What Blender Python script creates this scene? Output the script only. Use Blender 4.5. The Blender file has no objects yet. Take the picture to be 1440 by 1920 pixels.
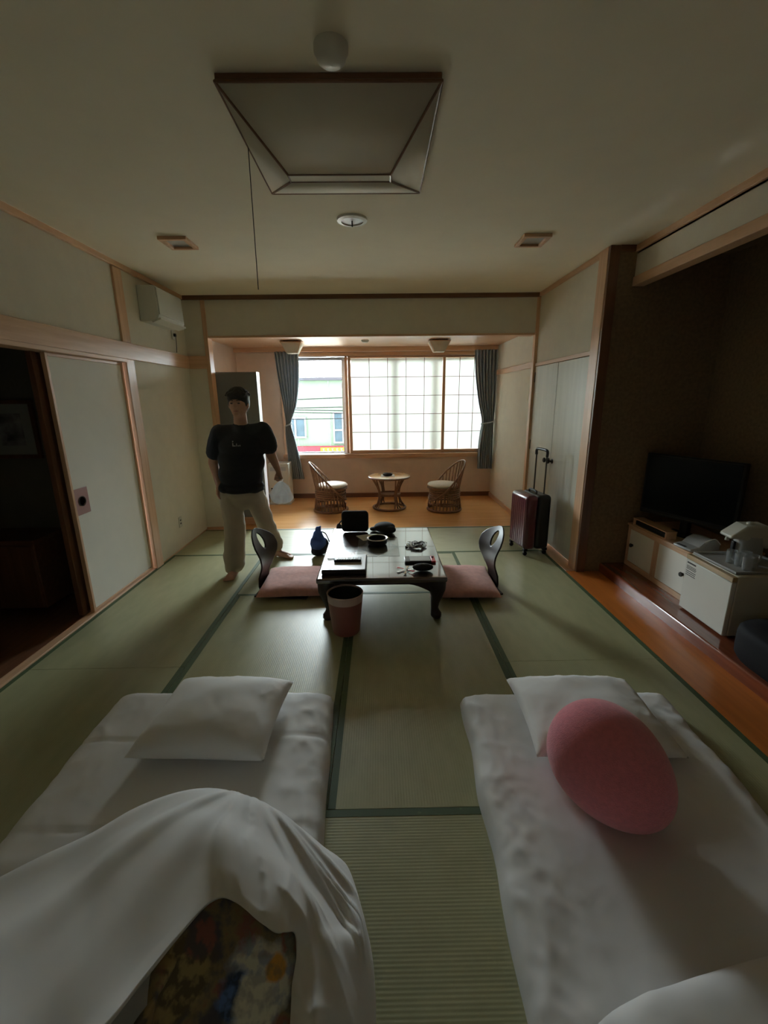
import bpy, bmesh, math, random
from math import sin, cos, pi, radians as R, sqrt, atan2
from mathutils import Vector as V, Matrix, noise
from mathutils.bvhtree import BVHTree
random.seed(7)
SC = bpy.context.scene
COL = SC.collection

# ------------------------------------------------------------------ camera
F_PX, PITCH, YAW, ROLL, CAM_H = 814.8, .2555026, .0107602, -.0110241, 1.55
def _rot():
    cp, sp, cy, sy, cr, sr = cos(PITCH), sin(PITCH), cos(YAW), sin(YAW), cos(ROLL), sin(ROLL)
    B = Matrix(((1, 0, 0), (0, 0, -1), (0, 1, 0)))
    Rp = Matrix(((1, 0, 0), (0, cp, -sp), (0, sp, cp)))
    Ry = Matrix(((cy, -sy, 0), (sy, cy, 0), (0, 0, 1)))
    Rr = Matrix(((cr, -sr, 0), (sr, cr, 0), (0, 0, 1)))
    return Rr @ Rp @ B @ Ry
RM = _rot()
CAMP = V((0, 0, CAM_H))
def ray(x, y): return RM.transposed() @ V(((x - 720) / F_PX, (y - 960) / F_PX, 1))
def at_y(x, y, Y): d = ray(x, y); return CAMP + d * (Y / d.y)
def at_z(x, y, Z): d = ray(x, y); return CAMP + d * ((Z - CAM_H) / d.z)
cam = bpy.data.objects.new('camera', bpy.data.cameras.new('camera'))
COL.objects.link(cam)
cam.data.sensor_width = 36; cam.data.lens = F_PX / 1920 * 36
cam.data.clip_start = .02; cam.data.clip_end = 300
m4 = Matrix.Identity(4)
for i in range(3):
    m4[i][0], m4[i][1], m4[i][2] = RM[0][i], -RM[1][i], -RM[2][i]
m4.translation = CAMP
cam.matrix_world = m4
SC.camera = cam

# ------------------------------------------------------------------ light: overcast daylight through the window
SKY = 52.0
w = bpy.data.worlds.new('overcast_sky'); SC.world = w; w.use_nodes = True
bg = w.node_tree.nodes['Background']
bg.inputs[0].default_value = (.90, .965, 1.05, 1); bg.inputs[1].default_value = SKY
pl = bpy.data.lights.new('window_portal', 'AREA'); pl.shape = 'RECTANGLE'; pl.size = 3.2; pl.size_y = 1.5
po = bpy.data.objects.new('window_portal', pl); COL.objects.link(po)
po.location = (.16, 7.16, 1.44); po.rotation_euler = (R(-90), 0, 0)
pl.cycles.is_portal = True
vs = SC.view_settings
vs.view_transform = 'Standard'; vs.look = 'None'; vs.gamma = 1; vs.use_curve_mapping = False
vs.exposure = 0.18
SC.display_settings.display_device = 'sRGB'
cy_ = SC.cycles
cy_.use_denoising = True
cy_.max_bounces = 14; cy_.diffuse_bounces = 10; cy_.glossy_bounces = 5; cy_.transmission_bounces = 8; cy_.transparent_max_bounces = 12
cy_.sample_clamp_indirect = 8

# ------------------------------------------------------------------ materials
def _mat(name):
    m = bpy.data.materials.new(name); m.use_nodes = True
    nt = m.node_tree
    return m, nt, nt.nodes['Principled BSDF']
def _tex(nt, kind, scale, stretch=None, detail=3):
    tc = nt.nodes.new('ShaderNodeTexCoord'); src = tc.outputs['Object']
    if stretch:
        mp = nt.nodes.new('ShaderNodeMapping'); mp.inputs['Scale'].default_value = stretch
        nt.links.new(src, mp.inputs[0]); src = mp.outputs[0]
    t = nt.nodes.new(kind); t.inputs['Scale'].default_value = scale
    if 'Detail' in t.inputs: t.inputs['Detail'].default_value = detail
    nt.links.new(src, t.inputs['Vector'])
    return t
def _bump(nt, b, height, strength, dist):
    bp = nt.nodes.new('ShaderNodeBump'); bp.inputs['Strength'].default_value = strength; bp.inputs['Distance'].default_value = dist
    nt.links.new(height, bp.inputs['Height']); nt.links.new(bp.outputs[0], b.inputs['Normal'])
def mat(name, col, rough=.55, metal=0, var=.12, scale=6, bump=0, bscale=60, stretch=None, coat=0, sheen=0, spec=.5, col2=None, alpha=None, trans=0, bdist=.002):
    m, nt, b = _mat(name)
    c1 = tuple(col); c2 = tuple(col2) if col2 else tuple(max(0, c * (1 - var)) for c in col)
    if var > 0 or col2:
        t = _tex(nt, 'ShaderNodeTexNoise', scale, stretch, 4)
        r = nt.nodes.new('ShaderNodeValToRGB')
        r.color_ramp.elements[0].position = .35; r.color_ramp.elements[1].position = .68
        r.color_ramp.elements[0].color = (*c2, 1); r.color_ramp.elements[1].color = (*c1, 1)
        nt.links.new(t.outputs[0], r.inputs[0]); nt.links.new(r.outputs[0], b.inputs['Base Color'])
    else:
        b.inputs['Base Color'].default_value = (*c1, 1)
    b.inputs['Roughness'].default_value = rough; b.inputs['Metallic'].default_value = metal
    b.inputs['Specular IOR Level'].default_value = spec
    b.inputs['Coat Weight'].default_value = coat; b.inputs['Sheen Weight'].default_value = sheen
    b.inputs['Transmission Weight'].default_value = trans
    if bump:
        t2 = _tex(nt, 'ShaderNodeTexNoise', bscale, stretch, 3)
        _bump(nt, b, t2.outputs[0], bump, bdist)
    return m
def wood(name, light, dark, rough=.45, axis=1, coat=0, scale=1.0):
    st = [14, 14, 14]; st[axis] = .9
    return mat(name, light, rough, col2=dark, scale=2.2 * scale, stretch=tuple(st), bump=.06, bscale=6, coat=coat)
MT = {}
MT['plaster'] = mat('beige_wall_paper', (.735, .69, .575), .85, var=.05, scale=9, bump=.15, bscale=260)
MT['plaster_sun'] = mat('peach_sunroom_wall', (.74, .60, .48), .85, var=.05, scale=9, bump=.12, bscale=260)
MT['ceiling'] = mat('beige_ceiling_paper', (.86, .80, .64), .9, var=.03, scale=5, bump=.12, bscale=300)
MT['brown_wall'] = mat('brown_sand_wall', (.26, .18, .105), .95, var=.25, scale=40, bump=.3, bscale=300)
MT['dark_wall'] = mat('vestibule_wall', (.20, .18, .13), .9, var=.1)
for ax, k in ((0, 'x'), (1, 'y'), (2, 'z')):
    MT['wood_' + k] = wood('pale_cypress_' + k, (.70, .45, .28), (.60, .36, .21), .38, ax)
    MT['dwood_' + k] = wood('brown_wood_' + k, (.20, .09, .045), (.14, .06, .03), .35, ax)
MT['floor_sun'] = wood('honey_wood_floor', (.80, .44, .17), (.70, .36, .13), .22, 0, coat=.25)
MT['floor_strip'] = wood('orange_lacquered_board', (.62, .20, .04), (.52, .16, .03), .30, 1, coat=.1)
MT['platform'] = wood('red_brown_lacquer', (.26, .07, .03), (.19, .05, .022), .15, 1, coat=.5)
MT['fusuma'] = mat('off_white_door_paper', (.82, .80, .72), .8, var=.04, scale=5, bump=.08, bscale=200)
MT['closet'] = mat('grey_green_closet_paper', (.60, .59, .51), .42, var=.10, scale=2.5, stretch=(8, 8, .6), bump=.05, bscale=40)
MT['pull'] = mat('mauve_plate', (.42, .22, .21), .45, var=.05)
MT['black'] = mat('black_plastic', (.012, .012, .013), .45, var=0, spec=.3)
MT['dmetal'] = mat('dark_metal', (.06, .055, .05), .35, .8, var=0)
MT['chrome'] = mat('chrome', (.7, .7, .7), .2, 1, var=0)
MT['alu'] = mat('white_aluminium_sash', (.72, .70, .72), .4, var=.03)
MT['whiteplastic'] = mat('white_plastic', (.70, .69, .62), .4, var=.03)
MT['acplastic'] = mat('air_conditioner_plastic', (.62, .63, .56), .45, var=.03)
MT['creamplastic'] = mat('cream_plastic', (.56, .54, .45), .38, var=.03)
MT['rattan'] = mat('rattan_cane', (.26, .125, .06), .3, var=.3, scale=30, coat=.4)
MT['rattan_top'] = mat('varnished_table_top', (.70, .42, .18), .25, var=.1, scale=20, coat=.4)
MT['seat_pad'] = mat('cream_seat_fabric', (.70, .64, .55), .85, var=.06, scale=20)
MT['sheet'] = None
MT['pillow'] = None
MT['plush'] = mat('pink_plush_fabric', (.80, .24, .30), .95, var=.12, scale=70, bump=.7, bscale=220, sheen=.35, bdist=.004)
MT['zabuton'] = mat('dusty_pink_cushion_fabric', (.62, .30, .25), .9, var=.16, scale=30, bump=.25, bscale=70, sheen=.2)
MT['lacquer'] = mat('dark_lacquer_table', (.05, .03, .026), .26, var=.2, scale=6, coat=1, spec=1)
MT['zaisu'] = mat('black_brown_bentwood', (.035, .022, .018), .38, var=.3, scale=8, spec=.35)
MT['lacquer_leg'] = mat('dark_lacquer_legs', (.035, .02, .018), .35, var=.2, scale=6, spec=.35)
MT['tshirt'] = mat('black_cotton_tshirt', (.018, .019, .023), .9, var=.15, scale=20, bump=.2, bscale=14, bdist=.01)
MT['trousers'] = mat('beige_cotton_trousers', (.46, .40, .30), .9, var=.08, scale=10, bump=.25, bscale=12, bdist=.012)
MT['skin'] = mat('skin', (.50, .29, .20), .6, var=.06, scale=20)
MT['hair'] = mat('black_hair', (.015, .012, .012), .6, var=.3, scale=60, bump=.5, bscale=90)
MT['burgundy'] = mat('burgundy_shell', (.105, .018, .033), .28, var=.06, coat=.4)
MT['blackshell'] = mat('black_shell', (.014, .014, .016), .35, var=.1, bump=.1)
MT['bin'] = mat('brick_red_bin_plastic', (.28, .095, .08), .45, var=.1)
MT['binbag'] = mat('dark_bin_liner', (.03, .028, .028), .4, var=.1)
MT['bluebag'] = mat('blue_nylon', (.07, .16, .55), .6, var=.35, scale=14, bump=.4, bscale=18, bdist=.01)
MT['navybag'] = mat('navy_nylon', (.012, .016, .04), .6, var=.3, scale=14, bump=.4, bscale=18, bdist=.01)
MT['blackfabric'] = mat('black_fabric', (.012, .012, .014), .9, var=.2, scale=20, bump=.2)
MT['grey'] = mat('grey_locker_paint', (.22, .22, .21), .5, var=.06)
MT['silver'] = mat('silver_grey_plastic', (.42, .42, .40), .35, var=.04)
MT['gold'] = mat('tan_handle_strip', (.42, .28, .12), .3, var=.08)
MT['redplastic'] = mat('coral_red_plastic', (.65, .05, .06), .4, var=0)
MT['paperwhite'] = mat('white_paper', (.78, .76, .70), .8, var=.03)
MT['ink'] = mat('dark_print', (.05, .045, .04), .8, var=0)
MT['screen'] = mat('television_screen', (.005, .006, .007), .2, var=0, spec=.15)
MT['pouf'] = mat('black_leatherette', (.010, .010, .012), .75, var=.2, bump=.15, spec=.25)
MT['brass'] = mat('brown_brass', (.20, .13, .06), .4, .8, var=.1)
MT['lamp_shade'] = mat('lamp_shade_paper', (.70, .65, .54), .75, var=.04)
MT['inset'] = mat('grey_marble_inset', (.17, .17, .155), .25, var=.15, coat=.5)
MT['inset2'] = mat('dark_marble_inset', (.085, .085, .075), .25, var=.15, coat=.5)
MT['green_building'] = mat('darkened_green_render', (.033, .043, .030), .9, var=.05, scale=1.5, spec=0)  # outside paints darkened: weaker daylight put into the colour
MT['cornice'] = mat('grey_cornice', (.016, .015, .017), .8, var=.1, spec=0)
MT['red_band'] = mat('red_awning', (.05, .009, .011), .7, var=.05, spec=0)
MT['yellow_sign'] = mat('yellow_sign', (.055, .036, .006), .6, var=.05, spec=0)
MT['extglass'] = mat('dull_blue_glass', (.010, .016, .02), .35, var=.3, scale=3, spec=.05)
MT['extwhite'] = mat('darkened_white_frame', (.045, .046, .047), .6, var=.05, spec=0)  # white frame darkened likewise against the strong daylight
MT['bounce_paving'] = mat('bounce_paving', (.52, .51, .48), .9, var=.1)
MT['bounce_storey'] = mat('unseen_bounce_cream', (.66, .63, .56), .7, var=.05)
MT['wire'] = mat('overhead_wire', (.006, .006, .006), .6, var=0, spec=0)

def cotton(name, col, scale, strength, dist, seed):
    """smooth cotton with crisp creases (ridged noise relief)"""
    m, nt, b = _mat(name)
    b.inputs['Base Color'].default_value = (*col, 1); b.inputs['Roughness'].default_value = .75; b.inputs['Sheen Weight'].default_value = .1
    t = _tex(nt, 'ShaderNodeTexNoise', scale, (1, .7, 1), 2.5); t.noise_type = 'RIDGED_MULTIFRACTAL'
    t.inputs['Distortion'].default_value = .7
    t2 = _tex(nt, 'ShaderNodeTexNoise', 2.2, None, 1)
    r = nt.nodes.new('ShaderNodeMapRange'); r.inputs[1].default_value = .35; r.inputs[2].default_value = .62
    nt.links.new(t2.outputs[0], r.inputs[0])
    mu = nt.nodes.new('ShaderNodeMath'); mu.operation = 'MULTIPLY'
    nt.links.new(t.outputs[0], mu.inputs[0]); nt.links.new(r.outputs[0], mu.inputs[1])
    _bump(nt, b, mu.outputs[0], strength, dist)
    return m
MT['sheet'] = cotton('white_cotton_sheet', (.74, .735, .73), 4.5, .9, .018, 0)
MT['pillow'] = cotton('white_pillow_cotton', (.78, .775, .76), 7, .8, .012, 1)
MT['cover'] = cotton('white_cotton_duvet_cover', (.74, .735, .73), 3.5, .55, .014, 2)
def tatami():
    m, nt, b = _mat('tatami_rush')
    tc = nt.nodes.new('ShaderNodeTexCoord'); sp = nt.nodes.new('ShaderNodeSeparateXYZ')
    nt.links.new(tc.outputs['Object'], sp.inputs[0])
    mu = nt.nodes.new('ShaderNodeMath'); mu.operation = 'MULTIPLY'; mu.inputs[1].default_value = 2 * pi / .0115
    nt.links.new(sp.outputs[0], mu.inputs[0])
    sn = nt.nodes.new('ShaderNodeMath'); sn.operation = 'SINE'; nt.links.new(mu.outputs[0], sn.inputs[0])
    t = _tex(nt, 'ShaderNodeTexNoise', 5, (3, 1, 1), 4)
    r = nt.nodes.new('ShaderNodeValToRGB')
    r.color_ramp.elements[0].position = .3; r.color_ramp.elements[1].position = .7
    r.color_ramp.elements[0].color = (.35, .35, .195, 1); r.color_ramp.elements[1].color = (.41, .41, .235, 1)
    nt.links.new(t.outputs[0], r.inputs[0]); nt.links.new(r.outputs[0], b.inputs['Base Color'])
    b.inputs['Roughness'].default_value = .40; b.inputs['Specular IOR Level'].default_value = .8
    _bump(nt, b, sn.outputs[0], .15, .0009)
    return m
MT['tatami'] = tatami()
def heri():
    m, nt, b = _mat('green_brocade_border')
    t = _tex(nt, 'ShaderNodeTexVoronoi', 26, (1, 1, 1))
    r = nt.nodes.new('ShaderNodeValToRGB')
    r.color_ramp.elements[0].position = .25; r.color_ramp.elements[1].position = .6
    r.color_ramp.elements[0].color = (.19, .25, .10, 1); r.color_ramp.elements[1].color = (.07, .11, .045, 1)
    nt.links.new(t.outputs['Distance'], r.inputs[0]); nt.links.new(r.outputs[0], b.inputs['Base Color'])
    b.inputs['Roughness'].default_value = .6
    return m
MT['heri'] = heri()
def paper():
    m, nt, b = _mat('shoji_paper')
    nt.nodes.remove(b)
    d = nt.nodes.new('ShaderNodeBsdfDiffuse'); d.inputs[0].default_value = (.85, .84, .78, 1)
    t = nt.nodes.new('ShaderNodeBsdfTranslucent'); t.inputs[0].default_value = (.84, .88, .80, 1)
    mx = nt.nodes.new('ShaderNodeMixShader'); mx.inputs[0].default_value = .125
    nt.links.new(d.outputs[0], mx.inputs[1]); nt.links.new(t.outputs[0], mx.inputs[2])
    nt.links.new(mx.outputs[0], nt.nodes['Material Output'].inputs[0])
    return m
MT['paper'] = paper()
def pane():
    m, nt, b = _mat('clear_window_glass')
    nt.nodes.remove(b)
    t = nt.nodes.new('ShaderNodeBsdfTransparent'); t.inputs[0].default_value = (.93, .96, .94, 1)
    g = nt.nodes.new('ShaderNodeBsdfGlossy'); g.inputs['Roughness'].default_value = .02
    fr = nt.nodes.new('ShaderNodeFresnel'); fr.inputs[0].default_value = 1.45
    mx = nt.nodes.new('ShaderNodeMixShader')
    nt.links.new(fr.outputs[0], mx.inputs[0]); nt.links.new(t.outputs[0], mx.inputs[1]); nt.links.new(g.outputs[0], mx.inputs[2])
    nt.links.new(mx.outputs[0], nt.nodes['Material Output'].inputs[0])
    return m
MT['pane'] = pane()
def cup_glass():
    m, nt, b = _mat('clear_tumbler_glass')
    b.inputs['Base Color'].default_value = (.9, .92, .93, 1); b.inputs['Roughness'].default_value = .08
    b.inputs['Transmission Weight'].default_value = .8; b.inputs['IOR'].default_value = 1.2
    return m
MT['cup'] = cup_glass()
def bagmat():
    m, nt, b = _mat('white_thin_polythene')
    nt.nodes.remove(b)
    d = nt.nodes.new('ShaderNodeBsdfDiffuse'); d.inputs[0].default_value = (.8, .8, .8, 1)
    t = nt.nodes.new('ShaderNodeBsdfTranslucent'); t.inputs[0].default_value = (.85, .85, .85, 1)
    mx = nt.nodes.new('ShaderNodeMixShader'); mx.inputs[0].default_value = .4
    nt.links.new(d.outputs[0], mx.inputs[1]); nt.links.new(t.outputs[0], mx.inputs[2])
    nt.links.new(mx.outputs[0], nt.nodes['Material Output'].inputs[0])
    return m
MT['polybag'] = bagmat()
def curtain_mat():
    m, nt, b = _mat('blue_grey_curtain_fabric')
    nt.nodes.remove(b)
    n = _tex(nt, 'ShaderNodeTexNoise', 12, (6, 6, .6), 4)
    r = nt.nodes.new('ShaderNodeValToRGB'); r.color_ramp.elements[0].position = .35; r.color_ramp.elements[1].position = .68
    r.color_ramp.elements[0].color = (.36, .42, .46, 1); r.color_ramp.elements[1].color = (.47, .54, .59, 1)
    nt.links.new(n.outputs[0], r.inputs[0])
    d = nt.nodes.new('ShaderNodeBsdfDiffuse'); t = nt.nodes.new('ShaderNodeBsdfTranslucent')
    nt.links.new(r.outputs[0], d.inputs[0]); nt.links.new(r.outputs[0], t.inputs[0])
    mx = nt.nodes.new('ShaderNodeMixShader'); mx.inputs[0].default_value = .12
    nt.links.new(d.outputs[0], mx.inputs[1]); nt.links.new(t.outputs[0], mx.inputs[2])
    nt.links.new(mx.outputs[0], nt.nodes['Material Output'].inputs[0])
    return m
MT['curtain'] = curtain_mat()
def floral(spots):
    """dark floral printed cotton; spots = (x, y, z, radius, colour) blossoms in object space"""
    m, nt, b = _mat('dark_floral_print')
    t = _tex(nt, 'ShaderNodeTexNoise', 13, None, 5)
    r = nt.nodes.new('ShaderNodeValToRGB'); cr = r.color_ramp
    cr.elements[0].position = .30; cr.elements[0].color = (.08, .08, .11, 1)
    cr.elements[1].position = .75; cr.elements[1].color = (.55, .48, .32, 1)
    for p, c in ((.44, (.12, .11, .13)), (.52, (.32, .25, .13)), (.58, (.36, .14, .11)), (.64, (.22, .24, .20))):
        e = cr.elements.new(p); e.color = (*c, 1)
    nt.links.new(t.outputs[0], r.inputs[0])
    cur = r.outputs[0]
    tc = nt.nodes.new('ShaderNodeTexCoord')
    nz = _tex(nt, 'ShaderNodeTexNoise', 24, None, 4)
    for (x, y, z, rad, col, col2) in spots:
        d = nt.nodes.new('ShaderNodeVectorMath'); d.operation = 'DISTANCE'; d.inputs[1].default_value = (x, y, z)
        nt.links.new(tc.outputs['Object'], d.inputs[0])
        a = nt.nodes.new('ShaderNodeMath'); a.operation = 'MULTIPLY_ADD'; a.inputs[1].default_value = rad * 1.1; nt.links.new(nz.outputs[0], a.inputs[0])
        nt.links.new(d.outputs['Value'], a.inputs[2])
        mr = nt.nodes.new('ShaderNodeMapRange'); mr.inputs[1].default_value = rad * 1.55; mr.inputs[2].default_value = rad * 1.25
        nt.links.new(a.outputs[0], mr.inputs[0])
        n2 = _tex(nt, 'ShaderNodeTexNoise', 34, None, 3)
        rr = nt.nodes.new('ShaderNodeValToRGB'); rr.color_ramp.elements[0].position = .44; rr.color_ramp.elements[1].position = .56
        rr.color_ramp.elements[0].color = (*col2, 1); rr.color_ramp.elements[1].color = (*col, 1)
        nt.links.new(n2.outputs[0], rr.inputs[0])
        mx = nt.nodes.new('ShaderNodeMixRGB'); nt.links.new(mr.outputs[0], mx.inputs[0])
        nt.links.new(cur, mx.inputs[1]); nt.links.new(rr.outputs[0], mx.inputs[2]); cur = mx.outputs[0]
    nt.links.new(cur, b.inputs['Base Color']); b.inputs['Roughness'].default_value = .85
    return m

# ------------------------------------------------------------------ mesh helpers
class MB:
    def __init__(s): s.v = []; s.f = []
    def add(s, vs, fs):
        o = len(s.v); s.v += [tuple(p) for p in vs]; s.f += [tuple(i + o for i in f) for f in fs]; return s
    def box(s, x0, x1, y0, y1, z0, z1, m=None):
        vs = [(x, y, z) for z in (z0, z1) for y in (y0, y1) for x in (x0, x1)]
        if m: vs = [m @ V(p) for p in vs]
        return s.add(vs, [(0, 2, 3, 1), (4, 5, 7, 6), (0, 1, 5, 4), (2, 6, 7, 3), (0, 4, 6, 2), (1, 3, 7, 5)])
    def tube(s, pts, r, n=8, closed=False):
        pts = [V(p) for p in pts]; k = len(pts)
        rs = r if isinstance(r, (list, tuple)) else [r] * k
        up = None; vs = []
        for i, p in enumerate(pts):
            a = pts[(i - 1) % k] if (closed or i > 0) else p
            c = pts[(i + 1) % k] if (closed or i < k - 1) else p
            t = (c - a).normalized()
            if up is None: up = t.orthogonal().normalized()
            up = (up - t * up.dot(t)).normalized(); q = t.cross(up)
            for j in range(n):
                an = 2 * pi * j / n; vs.append(p + (up * cos(an) + q * sin(an)) * rs[i])
        fs = []
        for i in range(k if closed else k - 1):
            for j in range(n):
                a, b_ = i * n + j, i * n + (j + 1) % n; i2 = (i + 1) % k
                fs.append((a, b_, i2 * n + (j + 1) % n, i2 * n + j))
        if not closed: fs += [tuple(range(n - 1, -1, -1)), tuple((k - 1) * n + j for j in range(n))]
        return s.add(vs, fs)
    def ring(s, c, r, tr, z=None, n=32, nn=8, axis=None):
        return s.tube([(c[0] + r * cos(2 * pi * i / n), c[1] + r * sin(2 * pi * i / n), c[2]) for i in range(n)], tr, nn, True)
    def lathe(s, prof, n=32, c=(0, 0, 0), m=None):
        vs = []; k = len(prof)
        for (r, z) in prof:
            for j in range(n):
                a = 2 * pi * j / n; p = V((c[0] + r * cos(a), c[1] + r * sin(a), c[2] + z))
                vs.append(m @ p if m else p)
        fs = [(i * n + j, i * n + (j + 1) % n, (i + 1) * n + (j + 1) % n, (i + 1) * n + j) for i in range(k - 1) for j in range(n)]
        if prof[0][0] > 1e-6 and prof[-1][0] > 1e-6:      # a ring: join the last circle to the first
            fs += [((k - 1) * n + j, (k - 1) * n + (j + 1) % n, (j + 1) % n, j) for j in range(n)]
        elif prof[0][0] > 1e-6: fs.append(tuple(range(n - 1, -1, -1)))
        elif prof[-1][0] > 1e-6: fs.append(tuple((k - 1) * n + j for j in range(n)))
        return s.add(vs, fs)
    def prism(s, poly, d0, d1, f):
        """extrude a 2d polygon; f(u, v, d) -> 3d"""
        n = len(poly)
        vs = [f(u, v, d0) for u, v in poly] + [f(u, v, d1) for u, v in poly]
        fs = [tuple(range(n - 1, -1, -1)), tuple(range(n, 2 * n))] + [(i, (i + 1) % n, n + (i + 1) % n, n + i) for i in range(n)]
        return s.add(vs, fs)
    def grid(s, fn, nu, nv, wrap=False):
        vs = [fn(i / nu, j / nv) for j in range(nv + 1) for i in range(nu + (0 if wrap else 1))]
        w_ = nu if wrap else nu + 1
        fs = [(j * w_ + i, j * w_ + (i + 1) % w_, (j + 1) * w_ + (i + 1) % w_, (j + 1) * w_ + i) for j in range(nv) for i in range(nu)]
        return s.add(vs, fs)
    def ico(s, c, r, sub=2, sc=(1, 1, 1)):
        bm = bmesh.new(); bmesh.ops.create_icosphere(bm, subdivisions=sub, radius=1)
        vs = [(c[0] + p.co.x * r * sc[0], c[1] + p.co.y * r * sc[1], c[2] + p.co.z * r * sc[2]) for p in bm.verts]
        bm.verts.index_update(); fs = [tuple(q.index for q in f.verts) for f in bm.faces]; bm.free()
        return s.add(vs, fs)
    def mesh(s, name, mat_, smooth=None, weld=0):
        me = bpy.data.meshes.new(name); me.from_pydata(s.v, [], s.f)
        bm = bmesh.new(); bm.from_mesh(me)
        if weld: bmesh.ops.remove_doubles(bm, verts=bm.verts, dist=weld)
        bmesh.ops.recalc_face_normals(bm, faces=bm.faces); bm.to_mesh(me); bm.free()
        if mat_: me.materials.append(MT[mat_] if isinstance(mat_, str) else mat_)
        if smooth is not None:
            me.shade_smooth()
            if smooth < 180: me.set_sharp_from_angle(angle=R(smooth))
        return me
    def build(s, name, mat_, parent=None, smooth=35, bevel=0, seg=2, weld=0, solid=0, subsurf=0, recenter=True):
        off = V((0, 0, 0))
        if parent is None and recenter and s.v:
            xs, ys, zs = zip(*s.v)
            off = V(((min(xs) + max(xs)) / 2, (min(ys) + max(ys)) / 2, min(zs)))
            s.v = [tuple(V(p) - off) for p in s.v]
        me = s.mesh(name, mat_, smooth, weld)
        o = bpy.data.objects.new(name, me); COL.objects.link(o); o.location = off
        if parent: o.parent = parent
        if solid:
            md = o.modifiers.new('solid', 'SOLIDIFY'); md.thickness = solid; md.offset = 0
        if subsurf:
            md = o.modifiers.new('sub', 'SUBSURF'); md.levels = md.render_levels = subsurf
        if bevel:
            md = o.modifiers.new('bevel', 'BEVEL'); md.width = bevel; md.segments = seg; md.limit_method = 'ANGLE'; md.angle_limit = R(40)
            md.harden_normals = False
        return o
def tag(o, label=None, cat=None, group=None, kind=None):
    if label: o['label'] = label
    if cat: o['category'] = cat
    if group: o['group'] = group
    if kind: o['kind'] = kind
    return o
def thing(name, label, cat, loc=(0, 0, 0), rz=0, group=None):
    o = bpy.data.objects.new(name, None); COL.objects.link(o); o.empty_display_size = .05
    o.location = loc; o.rotation_euler = (0, 0, rz)
    return tag(o, label, cat, group)
def struct(name, mb, mat_, parent=None, label=None, **k):
    o = mb.build(name, mat_, parent, **k)
    if parent is None: tag(o, label or name.replace('_', ' '), name.split('_')[0], kind='structure')
    return o
def sempty(name, label, loc=(0, 0, 0)):
    o = thing(name, label, name.split('_')[0], loc); o['kind'] = 'structure'; return o
def child_copy(o, parent, loc=None, rz=None, sc=None):
    c = o.copy(); COL.objects.link(c); c.parent = parent
    if loc is not None: c.location = loc
    if rz is not None: c.rotation_euler = (0, 0, rz)
    if sc is not None: c.scale = sc
    return c
def B(x0, x1, y0, y1, z0, z1): return MB().box(x0, x1, y0, y1, z0, z1)
def cr(p0, p1, p2, p3, t):
    return .5 * ((2 * p1) + (p2 - p0) * t + (2 * p0 - 5 * p1 + 4 * p2 - p3) * t * t + (3 * p1 - p0 - 3 * p2 + p3) * t ** 3)
def spline(pts, n):
    """n+1 points on a Catmull-Rom curve through pts"""
    pts = [V(p) for p in pts]; k = len(pts) - 1; out = []
    for i in range(n + 1):
        t = i / n * k; j = min(int(t), k - 1); u = t - j
        g = lambda q: pts[max(0, min(k, q))]
        out.append(cr(g(j - 1), g(j), g(j + 1), g(j + 2), u))
    return out
def loft(rows, nu, nv):
    """dense grid through rows of control points"""
    rr = [spline(r, nu) for r in rows]
    cols = [spline([r[i] for r in rr], nv) for i in range(nu + 1)]
    return lambda u, v: cols[round(u * nu)][round(v * nv)]
def fbm(p, s, o=3): return noise.fractal(V(p) * s, 1.0, 2.0, o)
def blob(name, parts, mat_, parent, voxel=.008, smooth=4, loc=None):
    """continuous surface grown from tapered capsules ('c', p0, p1, r0, r1) and ellipsoids ('e', centre, radii[, matrix])"""
    mb = MB()
    for p in parts:
        if p[0] == 'e':
            mm = p[3] if len(p) > 3 else Matrix.Identity(3)
            n0 = len(mb.v); mb.ico((0, 0, 0), 1, 3, p[2])
            for i in range(n0, len(mb.v)): mb.v[i] = tuple(V(p[1]) + mm @ V(mb.v[i]))
        else:
            a, b, r0, r1 = V(p[1]), V(p[2]), p[3], p[4]
            k = max(1, int((b - a).length / (min(r0, r1) * .5)))
            k = min(k, 14)
            mb.ico(a, r0, 2); mb.ico(b, r1, 2)
            L = (b - a).length
            if L > 1e-5: mb.tube([a.lerp(b, i / k) for i in range(k + 1)], [r0 + (r1 - r0) * i / k for i in range(k + 1)], 16)
    me = mb.mesh(name, mat_)
    o = bpy.data.objects.new(name, me); COL.objects.link(o)
    md = o.modifiers.new('r', 'REMESH'); md.mode = 'VOXEL'; md.voxel_size = voxel; md.use_smooth_shade = True
    if smooth:
        ms = o.modifiers.new('s', 'SMOOTH'); ms.factor = .5; ms.iterations = smooth
    dg = bpy.context.evaluated_depsgraph_get()
    me2 = bpy.data.meshes.new_from_object(o.evaluated_get(dg))
    me2.name = name; me2.shade_smooth()
    o.modifiers.clear(); o.data = me2; bpy.data.meshes.remove(me)
    if parent: o.parent = parent
    return o
def ruffle(o, fn):
    """push every vertex along its normal by fn(co)"""
    me = o.data; ns = [v.normal.copy() for v in me.vertices]; cs = [v.co.copy() for v in me.vertices]
    flat = []
    for c, n in zip(cs, ns): flat += list(c + n * fn(c))
    me.vertices.foreach_set('co', flat); me.update()
# ================================================================== the room
XL, XR, XH, XB = -2.14, 1.81, 2.0, 2.75       # left wall, closet wall, alcove front, alcove back
YF, YS, YW = 5.21, 5.16, 6.97                 # room end, tatami edge, window wall
ZC, ZS = 2.657, 2.30                          # ceilings
YB = -1.60                                    # wall behind the camera

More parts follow.
